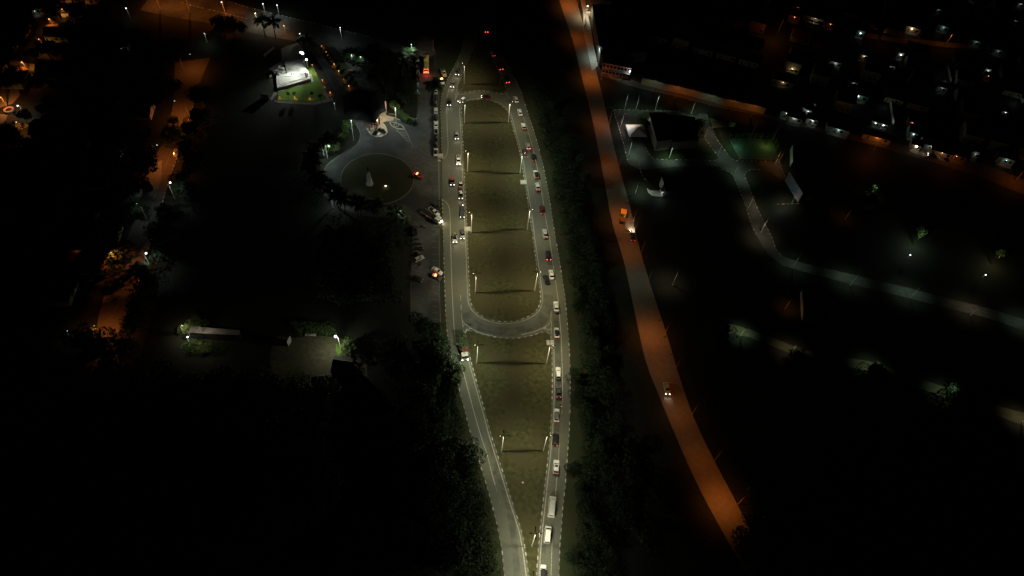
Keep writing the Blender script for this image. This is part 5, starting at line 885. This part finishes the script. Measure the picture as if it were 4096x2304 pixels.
mb = MB().prism([(p.x, p.y) for p in [L_(1455, 505), L_(1492, 512), L_(1500, 478), L_(1462, 470)]], .15, 6); O('wall', mb.mesh('wall', M_wallp), t)
for x, y in [(1436, 487), (1449, 490), (1501, 520), (1509, 530), (1512, 508), (1519, 494), (1520, 460), (1546, 452), (1480, 523)]:
    p = L_(x, y); O('pillar', cache('gpil', lambda: MB().box(0, 0, 3.2, .5, .5, 6.2).mesh('pillar', M_wallp)), t, (p.x, p.y, .1))
a_, b_ = L_(1417, 479, 6.3), L_(1507, 500, 6.3); O('front_beam', MB().tube([a_, b_], .25, 6).mesh('front_beam', M_blk), t)
p = L_(1531, 478); light(t, (p.x, p.y, 5.6), 1200, (1, .75, .42), .2); O('ceiling_lamp', lens_me('y', .2), t, (p.x, p.y, 5.9)); p = L_(1440, 492); light(t, (p.x, p.y, 5.4), 520, 'w', .2); p = L_(1512, 512); light(t, (p.x, p.y, 4), 260, (1, .8, .5), .2)
for k, (x, y) in enumerate([(1498, 536), (1501, 531), (1505, 526), (1509, 521), (1514, 518), (1520, 520), (1526, 522), (1532, 524), (1536, 527)]): bush(x, y, ['first', 'second', 'third', 'fourth', 'fifth', 'sixth', 'seventh', 'eighth', 'last'][k] + ' dark shrub from the left around the gateway pool', .3, 'shrubs round the gateway pool')
for k in range(6): bush(1612 + k * 9, 478 + k * 3.4, ['first', 'second', 'third', 'fourth', 'fifth', 'last'][k] + ' low bush along the grass strip right of the gateway', .45, 'bushes on the grass strip')
t = E('monument', G(1479, 737, .12), 0, 'tall pale tapering monument standing on the dark round island', 'monument')
O('shaft', MB().tube([(0, 0, 0), (0, 0, .5), (.1, 0, 1), (-.1, 0, 4), (0, 0, 6), (0, 0, 7)], [1.5, 1.5, 1.15, .85, .6, .25], 12).mesh('shaft', M_rock, True), t); O('figure', MB().tube([(0, 0, 6.9), (0, 0, 8), (.1, 0, 8.8)], [.3, .35, .15], 8).ball(.1, 0, 9.0, .25).mesh('figure', M_blk, True), t); light(t, (-2.5, -5, 3.5), 60, 'w', .2)  # side light on the shaft is added, with no fixture
# skate park
sk = lambda L: gp(L)
platf = crom(sk([(1140.8, 253), (1170, 249), (1200, 245), (1214, 244.5), (1213, 256), (1215, 269), (1226, 283), (1236, 295), (1241, 310), (1242, 322.5)]), 1.5)
SP = platf + sk([(1200, 335), (1160, 347), (1111, 358), (1108, 330), (1106, 308), (1125, 304), (1149, 302), (1145, 280)])
t = E('skate_park', SP[0], 0, 'brightly lit white concrete skate platform with a sunken oval bowl and painted edge', 'skate park'); o_ = SP[0]
M_sk = mat('skate_concrete', (.56, .56, .53), (.46, .46, .43), scale=.35, rough=.6, detail=8, c3=(.38, .38, .36), scale3=.2)
O('platform', MB().prism([(p.x - o_.x, p.y - o_.y) for p in SP], 0, 1.1).mesh('platform', M_sk), t)
AP = sk([(1106, 300), (1100, 310), (1111, 369), (1254, 327), (1244, 296), (1238, 296), (1242, 322), (1111, 358)])
O('apron', MB().prism([(p.x - o_.x, p.y - o_.y) for p in AP], 0, .12).mesh('apron', M_conc), t)
br = MB()
def loc(px, py, z): p = G(px, py, z); return Vector((p.x - o_.x, p.y - o_.y, p.z))
bowl = crom([loc(x, y, 1.12) for x, y in [(1114, 318), (1122, 309), (1145, 306), (1170, 308), (1195, 305), (1216, 293), (1224, 296), (1226, 306), (1215, 314), (1190, 321), (1160, 330), (1130, 341), (1119, 336)]], 1, True)
br.tube(bowl + [bowl[0]], .09, 5); O('bowl_rim', br.mesh('bowl_rim', M_concd), t)
bc = sum(bowl, Vector()) / len(bowl); O('bowl_floor', MB().prism([((p.x - bc.x) * .86 + bc.x, (p.y - bc.y) * .86 + bc.y) for p in bowl], 1.08, 1.115).mesh('bowl_floor', mat('bowl_concrete', (.46, .46, .44), (.38, .38, .36), scale=.3, detail=8)), t)
O('step_wall', MB().tube([loc(1222, 292, 1.3), loc(1226, 297, 1.3), loc(1226, 306, 1.3)], [.5, .7, .4], 6).mesh('step_wall', M_concd), t)
for k, (x0, y0, x1, y1) in enumerate([(1130, 338, 1236, 313), (1128, 334, 1200, 317), (1115, 347, 1145, 340)]): O('hand_rail', MB().tube([loc(x0, y0, 2.0), loc(x1, y1, 2.0)], .05, 5).mesh('hand_rail', M_pole), t)
M_gr = mat('graffiti_ink', (.1, .1, .1), (.2, .2, .2), scale=4)
for cx, cy, w_, hh in [(1177, 256, 14, 4), (1158, 276, 12, 2.5), (1166, 296, 4, 10), (1175, 295, 3, 8), (1199, 297, 9, 4), (1194, 305, 6, 3), (1188, 273, 3, 2)]:
    q2 = random.Random(cx); g = MB()
    for k in range(7): x = cx - w_ / 2 + w_ * k / 7; a1, b1 = loc(x, cy + q2.uniform(-.5, .5) * hh, 1.125 + .003 * k), loc(x + w_ / 6, cy + q2.uniform(-.5, .5) * hh, 1.125 + .003 * k); ribbon(g, [a1, b1], .35, 1.125 + .003 * k)
    O('graffiti', g.mesh('graffiti', M_gr, fix=False), t)
cols = [((.1, .35, .34), 1113, 1128), ((.5, .2, .14), 1129, 1164), ((.1, .14, .08), 1165, 1174), ((.5, .22, .16), 1175, 1184), ((.12, .3, .22), 1186, 1197), ((.1, .35, .38), 1198, 1209), ((.52, .2, .15), 1210, 1230), ((.1, .3, .45), 1231, 1240)]
for k, (c_, xa, xb) in enumerate(cols):
    f = lambda x: 357.5 - (x - 1111) / (1241 - 1111) * 36
    A_, B_ = loc(xa, f(xa) - 1, 0), loc(xb, f(xb) - 1, 0); d = B_ - A_; c3 = (A_ + B_) / 2; a_ = math.atan2(d.y, d.x); n_ = Vector((d.y, -d.x, 0)).normalized()
    O('mural_panel', MB().box(0, 0, 0, d.length, .1, .95).mesh('mural_panel', mat('mural_%d' % k, c_, tuple(min(1, x * 1.5) for x in c_), scale=1.2, detail=6)), t, (c3.x + n_.x * .45, c3.y + n_.y * .45, .62), a_)
sheet('lawn', sk([(1217, 251), (1231, 243), (1255, 280), (1275, 315), (1298, 352), (1286, 366), (1298, 398), (1251, 406), (1190, 405), (1113, 400), (1111, 370), (1254, 328), (1243, 296), (1226, 280), (1216, 268)]), .05, M_lawn, .04)
sheet('lawn', sk([(1076, 318), (1088, 312), (1104, 318), (1110, 365), (1102, 362), (1090, 345)]), .05, M_verge, .04)
sheet('paved_terrace', sk([(1125, 196), (1150, 183), (1190, 172), (1215, 195), (1222, 225), (1213, 243), (1140, 252), (1127, 243)]), .04, M_concd, .03)
sheet('paved_terrace', sk([(1076, 276), (1095, 262), (1127, 243), (1140, 253), (1142, 262), (1106, 268), (1088, 288)]), .045, M_concd, .03)
sheet('paved_terrace', sk([(1081, 396), (1098, 366), (1110, 372), (1108, 378), (1086, 402)]), .06, M_concd, .05)
sheet('paved_terrace', sk([(1286, 366), (1300, 361), (1316, 392), (1304, 396)]), .06, M_concd, .05)
sheet('pavement', sk([(1100, 402), (1190, 407), (1251, 408), (1330, 390), (1335, 402), (1255, 420), (1180, 416), (1100, 410)]), .04, M_concd, .03)
for k, (x, y, s) in enumerate([(1096, 291, 1.5), (1110, 289, 1.6), (1117, 279, 1.5), (1131, 283, 1.7), (1126, 292, 1.5), (1117, 300, 1.4), (1135, 290, 1.2)]):
    g = MB().ball(0, 0, s * .3, s * .85, 6, 4, .8); q2 = random.Random(k); g.v = [tuple(c * (1 + q2.uniform(-.3, .3)) for c in v) for v in g.v]
    tag(O('boulder', g.mesh('boulder', M_rock), None, G(x, y, .5) * 1), ['leftmost', 'second', 'uppermost', 'largest', 'lower', 'lowest', 'rightmost'][k] + ' pale boulder in the pile beside the skate platform', 'boulder', 'boulders by the skate platform')
wallrun('low_wall', [(1078, 312), (1087, 302), (1062, 325), (1078, 312)][:2], .8, M_conc, 'short pale wall left of the skate platform')
wallrun('long_low_wall', [(1056, 228), (1094, 195), (1098, 194)], 1.2, M_conc, 'slanting pale wall left of the terrace')
wallrun('boulder_wall', [(1102, 280), (1122, 262)], .5, M_conc, 'thin white beam beside the boulders')
fn_ = wallrun('lawn_fence', [(1231, 243), (1255, 280), (1275, 315), (1298, 352), (1312, 372)], 1.0, M_pole, 'thin grey fence along the right side of the bright lawn', 'fence', th=.06, piece=2.4)
wallrun('canopy_edge', [(1046, 392), (1078, 398)], 2.6, M_metalr, 'thin white edge of a dark canopy below left of the skate park'); 
def tower(px, py, h, P, label, n, to, far=0):
    b = G(px, py); a = ang(px, py, *to); t = E('flood_light_tower', b, a, label, 'floodlight tower'); O('pole', pole_me(h, .2, .1), t); O('cross_bar', MB().box(0, 0, h, .12, 2.6, .12).mesh('cross_bar', M_blk), t)
    for k in range(n): 
        y = (k - (n - 1) / 2) * .9; O('floodlight', MB().box(0, 0, 0, .35, .6, .5).mesh('floodlight', M_blk), t, (.1, y, h + .3)); O('lens', MB().ball(.2, 0, 0, .36, 8, 5).mesh('lens', emit('flood_glow', (.92, 1, .98), 40)), t, (.12, y, h + .3))
    if far: light(t, (1.5, 0, h + .4), far, (.95, 1, .88), .3, 70, .9, rot=(0, math.radians(-58), 0))
    light(t, (1.5, 0, h + .3), P, (.95, 1, .88), .3, 136, .9, rot=(0, math.radians(-48), 0))
tower(1221, 274, 8, 2600, 'bright twin floodlight tower above the skate platform', 2, (-6, 5), 13000); tower(1232, 274, 4.6, 1900, 'smaller floodlight tower at the corner of the bright lawn', 1, (1, 8))
for k, (x, y) in enumerate([(1150, 376), (1178, 374), (1246, 374), (1282, 384)]): tree(x, y, ['thin sapling at the left of the bright lawn', 'second thin sapling on the bright lawn', 'tallest thin sapling on the bright lawn', 'thin sapling near the right end of the bright lawn'][k], 4, .28, 9)
# western district houses
WV = (20, -70)
q = random.Random(9)
for k, (x, y) in enumerate([(60, 210), (40, 120), (120, 130), (230, 170), (290, 70), (350, 20), (20, 300), (110, 330), (200, 320), (45, 590), (110, 700), (330, 300), (420, 480), (350, 600), (260, 520), (180, 560), (560, 480), (380, 760), (280, 700), (200, 820), (330, 900), (420, 980), (250, 1000), (380, 1100), (300, 1180), (160, 980), (500, 640), (80, 860)]):
    t = E('house', G(x, y), q.choice([.2, 1.75]) , 'unlit tiled house among the dark western trees', 'house', 'unlit houses of the western district'); house_parts(t, 9, 8.5, 3.1, WMS[k % 4], RMS[k % 2])
for x, y, w_, d_, wm_, P, c, lb, lr in [(486, 212, 7, 5, M_wally, 330, 'y', 'house with a lit cream gable alone in the dark grove', .06), (150, 60, 4, 4, M_wallt, 70, 'w', 'house with a small white green lamp in the north west', .3), (238, 40, 3, 4, M_wallp, 60, 'o', 'house with a pinkish lamp by the round orange yard', .2), (519, 792, 8, 6, M_wallw, 1, 'w', 'dark walled house by the middle of the western street', .05), (318, 1020, 9, 5, M_wallp, 60, 's', 'house with a faint curved pink wall', .05), (430, 1000, 4, 5, M_wallt, 30, 'w', 'house with a faint teal wall', .05)]:
    litspot(x, y, w_, d_, 3.2, wm_, M_roofd, lb, P, c, lr, dxy=(60, -6))
t = E('garden_pavilion', G(519, 665), .3, 'small pavilion with a bluish metal roof in the dark trees', 'pavilion'); O('roof', MB().box(0, 0, 4, 8, 5, .2).mesh('roof', M_metalr), t)
for x in (-3.6, 3.6):
    for y in (-2.1, 2.1): O('post', pole_me(3.9, .1), t, (x, y, 0))
light(t, (0, -1, 7), 150, (.75, .9, 1), .2)
for x, y, h, P, c, lb in [(30, 430, 6, 2890, 's', 'sodium lamp over the two orange yards at the left edge'), (113.6, 290, 6, 2210, 's', 'sodium lamp over the middle orange yard'), (220, 118, 6, 1530, 's', 'sodium lamp over the upper orange yard'), (175, 190, 5, 1190, 's', 'lamp over the curved orange yard'), (268, 70, 5, 1870, 's', 'lamp over the round orange yard'), (290, 30, 7, 1530, 's', 'sodium lamp at the top edge of the western district'), (90, 520, 5, 1190, 's', 'lamp over the jagged orange yard at the left edge'), (95, 455, 5, 544, 'w', 'pair of white lamps on the grey yard at the left edge')]:
    post_lamp(x, y, h, 0, lb, c if c != 's' else 'o', P, 1, (0, 1), lens=P > 1200 or c == 'w', lr=.32, group='lamps of the western district', wood=True) if c != 's' else post_lamp(x, y, h, 0, lb, 'o', P, 1, (0, 1), lens=P > 800, lr=.32, group='lamps of the western district', wood=True)
tag(O('swimming_float', MB().tube([Vector((1.6 * math.cos(a * .5236), 1.6 * math.sin(a * .5236), .4)) for a in range(13)], .5, 8).mesh('swimming_float', M_wallp, True), None, G(38, 443)), 'pale ring shaped tub between the orange yards', 'tub')
# lower left: long shed, yard and dark shed
def roofbox(name, cat, label, pts, h, rm, wm, ridge=0):
    b = G(*pts[0]); P = [G(x, y, h) - Vector((b.x, b.y, 0)) for x, y in pts]; t = E(name, b, 0, label, cat); mb = MB()
    mb.prism([(p.x * .97 + .03 * P[2].x, p.y * .97 + .03 * P[2].y) for p in P], 0, h - .05); O('wall', mb.mesh('wall', wm), t); A, B, C2, D = P
    if ridge:
        m0, m1 = lerp(A, D, ridge), lerp(B, C2, ridge); z = Vector((0, 0, 1)); mb = MB()
        for s0, s1 in ((A, B), (D, C2)): mb.hexa([s0, s1, m1 + z * 1.4, m0 + z * 1.4], [s0 + z * .15, s1 + z * .15, m1 + z * 1.55, m0 + z * 1.55])
        O('roof', mb.mesh('roof', rm), t); O('ridge_cap', MB().tube([m0 + z * 1.62, m1 + z * 1.62], .12, 5).mesh('ridge_cap', M_concd), t)
    else: O('roof', MB().prism([(p.x, p.y) for p in P], h, h + .18).mesh('roof', rm), t)
    return t
t = roofbox('long_shed', 'shed', 'long low shed whose pale roof is lit only at its left end', [(764, 1305), (960, 1322), (955, 1341), (755, 1331)], 3.6, M_metalr, M_roofd)
for k in range(9): O('post', cache('shp', lambda: pole_me(3.5, .1)), t, tuple(G(760 + 23 * k, 1344 + 1.4 * k) - G(764, 1305)))
post_lamp(738, 1335, 5, 0, 'lamp hidden in the lit leaves at the corner of the long shed', 'y', 700, .3, (1, 0), lr=.2); post_lamp(757, 1368, 3.4, 0, 'pale teal lamp under the left end of the long shed', 'w', 160, .2, (1, .5), lr=.3); added_mast(G(790, 1316, 7.5), 420, 'y', 'added lamp standing above the lit end of the long shed'); added_mast(G(800, 1372, 3), 130, 'y', 'added low lamp over the weeds below the long shed')  # free lights over shed roof and weeds, their masts added
t = roofbox('dark_shed', 'shed', 'black gabled shed beside the lit sandy yard', [(1340, 1423.6), (1410, 1433), (1420, 1506), (1321, 1491.8)], 4.0, M_roofd, M_roofd, .35)
post_lamp(1362, 1393, 7, 0, 'dazzling white yard lamp by the grey green tree', 'w', 0, .3, (-1, 0), lr=.55)
added_mast(G(1362, 1393) + Vector((-.7, -.5, 6.6)), 1900, (1, 1, .82), 'added mast carrying the light of the dazzling yard lamp')  # added mast holds the yard lamp's light beside its post
sheet('sandy_yard', crom(gp([(1110, 1345), (1180, 1352), (1240, 1340), (1300, 1345), (1362, 1352), (1420, 1375), (1455, 1430), (1470, 1500), (1440, 1545), (1380, 1560), (1300, 1552), (1230, 1570), (1150, 1560), (1095, 1500), (1080, 1420)]), 3, True), .012, mat('yard_gravel', (.1, .09, .052), (.05, .048, .027), scale=.8, bump=.4, bscale=5, detail=8, c3=(.06, .06, .03), scale3=.1))
sheet('lawn', crom(gp([(1345, 1375), (1362, 1380), (1368, 1405), (1352, 1422), (1342, 1400)]), 2, True), .03, M_lawn, .02)
t = E('concrete_bench', G(1244, 1343), ang(1244, 1343, 10, 0), 'long white concrete bench above the sandy yard', 'bench'); O('seat', MB().box(0, 0, .5, 3.6, .8, .15).mesh('seat', M_conc), t)
for s in (-1, 1): O('leg', MB().box(s * 1.4, 0, .21, .25, .6, .42).mesh('leg', M_conc), t)
t = E('upright_sheet', G(1160, 1374), 1.4, 'pale leaf shaped sheet standing upright left of the sandy yard', 'sheet'); O('panel', MB().prism([(-1.2, 0), (0, -.08), (1.2, 0), (0, .08)], 0, 3).mesh('panel', M_conc), t)
for k, (x, y) in enumerate([(1259, 1537), (1287, 1535)]):
    t = E('skip_container', G(x, y), ang(x, y, 0, -10), ['left', 'right'][k] + ' of two dark open containers below the sandy yard', 'container', 'open containers'); O('shell', MB().box(0, 1.1, .8, 4, .12, 1.6).box(0, -1.1, .8, 4, .12, 1.6).box(2, 0, .8, .12, 2.2, 1.6).box(-2, 0, .8, .12, 2.2, 1.6).box(0, 0, .1, 4, 2.2, .1).mesh('shell', M_concd), t)
t = E('timber_stack', G(1301, 1577), ang(1301, 1577, 10, 0), 'ladder like stack of pale boards below the containers', 'boards')
for k in range(5): O('board', cache('brd', lambda: MB().box(0, 0, .15, 2.4, .25, .12).mesh('board', M_conc)), t, (.1 * k, 2.2 - 1.1 * k, 0), .05 * k)
scatter('weeds', [(760, 1370), (860, 1380), (930, 1395), (850, 1420), (770, 1410), (735, 1380)], 4000, .22, M_leafl, .9, 51); scatter('weeds', [(1160, 1300), (1330, 1310), (1330, 1335), (1200, 1330)], 3500, .22, M_leafl, 1.6, 52); scatter('weeds', [(1180, 1480), (1300, 1530), (1440, 1510), (1430, 1550), (1200, 1560)], 4000, .22, M_leafl, .8, 53)
# eastern park buildings
t = E('white_tent', G(2541, 540), ang(2541, 540, 10, 0), 'white pyramid tent with one bright side in the eastern park', 'tent'); s_ = 4.0
A = [(-s_, -s_, 2.4), (s_, -s_, 2.4), (s_, s_, 2.4), (-s_, s_, 2.4)]; mt = mat('tent_fabric', (.72, .72, .72), rough=.8)
for k in range(4): O('canopy_side', MB().add([A[k], A[(k + 1) % 4], (0, 0, 4.4)], [(0, 1, 2)]).mesh('canopy_side', mt, fix=False), t); O('post', pole_me(2.4, .06), t, (A[k][0] * .97, A[k][1] * .97, 0))
light(t, (-6.5, 2.5, 5.5), 420, (.85, .85, 1), .2)  # added light beside the tent, no fixture of its own
t = roofbox('park_pavilion', 'building', 'big black roofed pavilion in the middle of the park loop', [(2597, 452), (2665, 450), (2690, 558), (2628, 566)], 5.5, M_roofd, M_concd); t = roofbox('park_hall', 'building', 'wide black roofed hall joined to the park pavilion', [(2668, 458), (2780, 470), (2795, 560), (2690, 568)], 4.5, M_roofd, M_concd)
wallrun('pavilion_side_wall', [(2600, 480), (2613, 540), (2628, 600)], 1.2, M_conc, 'pale low wall left of the black pavilion'); added_mast(G(2594, 480, 3), 90, 'w', 'added low lamp at the pale wall of the black pavilion')  # free light beside the wall, set on an added mast
t = E('park_kiosk', G(2652, 785), ang(2652, 785, 10, 0), 'small white lit kiosk on a concrete apron', 'kiosk'); O('wall', MB().box(0, 1, 1.3, 2.4, 2, 2.6).mesh('wall', M_wallw), t); O('roof', MB().box(0, 1, 2.68, 2.8, 2.4, .14).mesh('roof', M_metalr), t); O('window', MB().box(0, -.04, 1.5, 1.2, .1, .8).mesh('window', M_glass), t); light(t, (-1.5, -1.5, 2.6), 110, 'w', .1)  # light off the kiosk corner is added, no fixture
sheet('concrete_apron', gp([(2587, 752), (2600, 762), (2640, 764), (2668, 772), (2664, 788), (2610, 784), (2592, 770)]), .05, M_conc, .04)
wallrun('tall_screen', [(2638, 738), (2645, 762)], 4.2, M_wallw, 'tall narrow white screen behind the kiosk'); roofbox('dark_store', 'building', 'black roofed store behind the park kiosk', [(2652, 715), (2700, 738), (2716, 770), (2660, 765)], 4, M_roofd, M_roofd)
M_ct = mat('court_surface', (.1, .12, .1), (.07, .085, .07), scale=.8, detail=8)
sheet('sports_court', gp([(2915.6, 553), (3090, 557), (3117, 641), (2957, 636)]), .04, M_ct, .03); sheet('park_lawn', gp([(2866, 510), (2935, 505), (3110, 530), (3150, 620), (3120, 642), (3052, 640), (2945, 638), (2900, 590)]), .02, M_verge, .015)
t = E('court_fence', G(2915.6, 553), 0, 'green lit net fence round the back of the sports court', 'fence'); o2 = t.location
for (a1, b1) in (((2915.6, 553), (3090, 557)), ((2915.6, 553), (2935, 596)), ((3090, 557), (3104, 600))):
    A1, B1 = G(*a1), G(*b1); d = B1 - A1; n = max(2, int(d.length / 2.5)); O('net_panel', MB().box(0, 0, 0, d.length, .03, .12).box(0, 0, -1.4, d.length, .03, .12).mesh('net_panel', mat('green_mesh', (.04, .1, .04))), t, tuple((A1 + B1) / 2 - o2 + Vector((0, 0, 2.8))), math.atan2(d.y, d.x))
    for k in range(n + 1): O('post', cache('cfp', lambda: pole_me(2.9, .05)), t, tuple(A1 + d * k / n - o2))
wallrun('screen_wall', [(3161, 600), (3160, 668)], 3.0, M_wallw, 'narrow tall white screen right of the sports court'); added_mast(G(3150, 632, 4), 60, (.7, 1, .85), 'added low lamp lighting the tall white screen')  # mast added to the free light on the screen
t = E('mural_wall', G(3134, 716), 0, 'blue and pink painted wall at the right of the park loop', 'wall'); Pm = gp([(3140, 722), (3158, 752), (3178, 786), (3192, 808)])
mcol = [((.3, .32, .36), .6), ((.22, .34, .42), .8), ((.24, .34, .42), .7), ((.5, .36, .4), .6)]
for k in range(3):
    a1, b1 = Pm[k], Pm[k + 1]; d = b1 - a1; n3 = Vector((d.y, -d.x, 0)).normalized()
    c = (a1 + b1) / 2 - t.location; O('panel', MB().box(0, 0, 2.6, d.length, .3, 5.2).mesh('panel', mat('mural_wall_%d' % k, [(.4, .42, .46), (.3, .42, .5), (.62, .45, .48)][k], [(.28, .34, .4), (.22, .36, .46), (.5, .42, .5)][k], scale=.4, detail=6)), t, tuple(c), math.atan2(d.y, d.x))
added_mast(G(3150, 815, 3) + Vector((-2, 0, 1)), 230, (.9, .95, 1), 'added low lamp lighting the painted wall')  # free light on the painted wall, mast added
t = E('corner_terrace', G(3212, 775), .2, 'stacked pale slabs behind the painted wall', 'terrace')
for k in range(3): O('slab', MB().box(1.5, 0, .2 + .1 * k, 4, .5, .2).mesh('slab', M_concd), t, (0, -1.6 * k, 0))
wallrun('long_white_wall', [(3203, 1172), (3208, 1282)], 1.6, M_wallw, 'long thin white wall standing in dark grass', th=.5); wallrun('white_wall_return', [(3209, 1283), (3255, 1290)], 1.2, M_concd, 'short dim return at the foot of the long white wall')
t = E('slatted_benches', G(3446, 775), ang(3446, 775, 10, 3), 'three long slats of a bench row beside a lit bush', 'bench')
for k in range(3): O('slat', MB().box(0, 0, .5, 7, .4, .1).mesh('slat', M_concd), t, (0, -1.6 * k + 1.6, 0))
roofbox('dark_hut', 'hut', 'small black hut right of the slatted benches', [(3484, 776), (3512, 783), (3505, 825), (3465, 815)], 3, M_roofd, M_roofd)
sheet('sandy_patch', gp([(2838, 472), (2925, 495), (2925, 505), (2850, 512)]), .02, M_sand, .015); pad(2925, 502, 2.2, 'tall pale post block at the tip of the sandy patch', 'post_block', 'block', 2.6)
for x, y, lb in [(3628, 1019, 'pinpoint white lamp in the dark field, left one'), (3927, 1098, 'pinpoint white lamp in the dark field, right one')]: post_lamp(x, y + 14, 2.4, 0, lb, 'w', 8, .05, (0, 1), lr=.3)
added_mast(G(3682, 950, 5), 700, (.75, 1, .75), 'hidden lamp on an added mast at the bright green tree'); added_mast(G(4000, 1030, 5), 450, (1, .9, .5), 'hidden lamp on an added mast at the yellow lit tree')  # masts added to the lights hidden at the trees
print('kerb stones', NK[0], 'houses', NHs, 'objects', len(bpy.data.objects), 'tris', sum(len(m.polygons) for m in bpy.data.meshes))
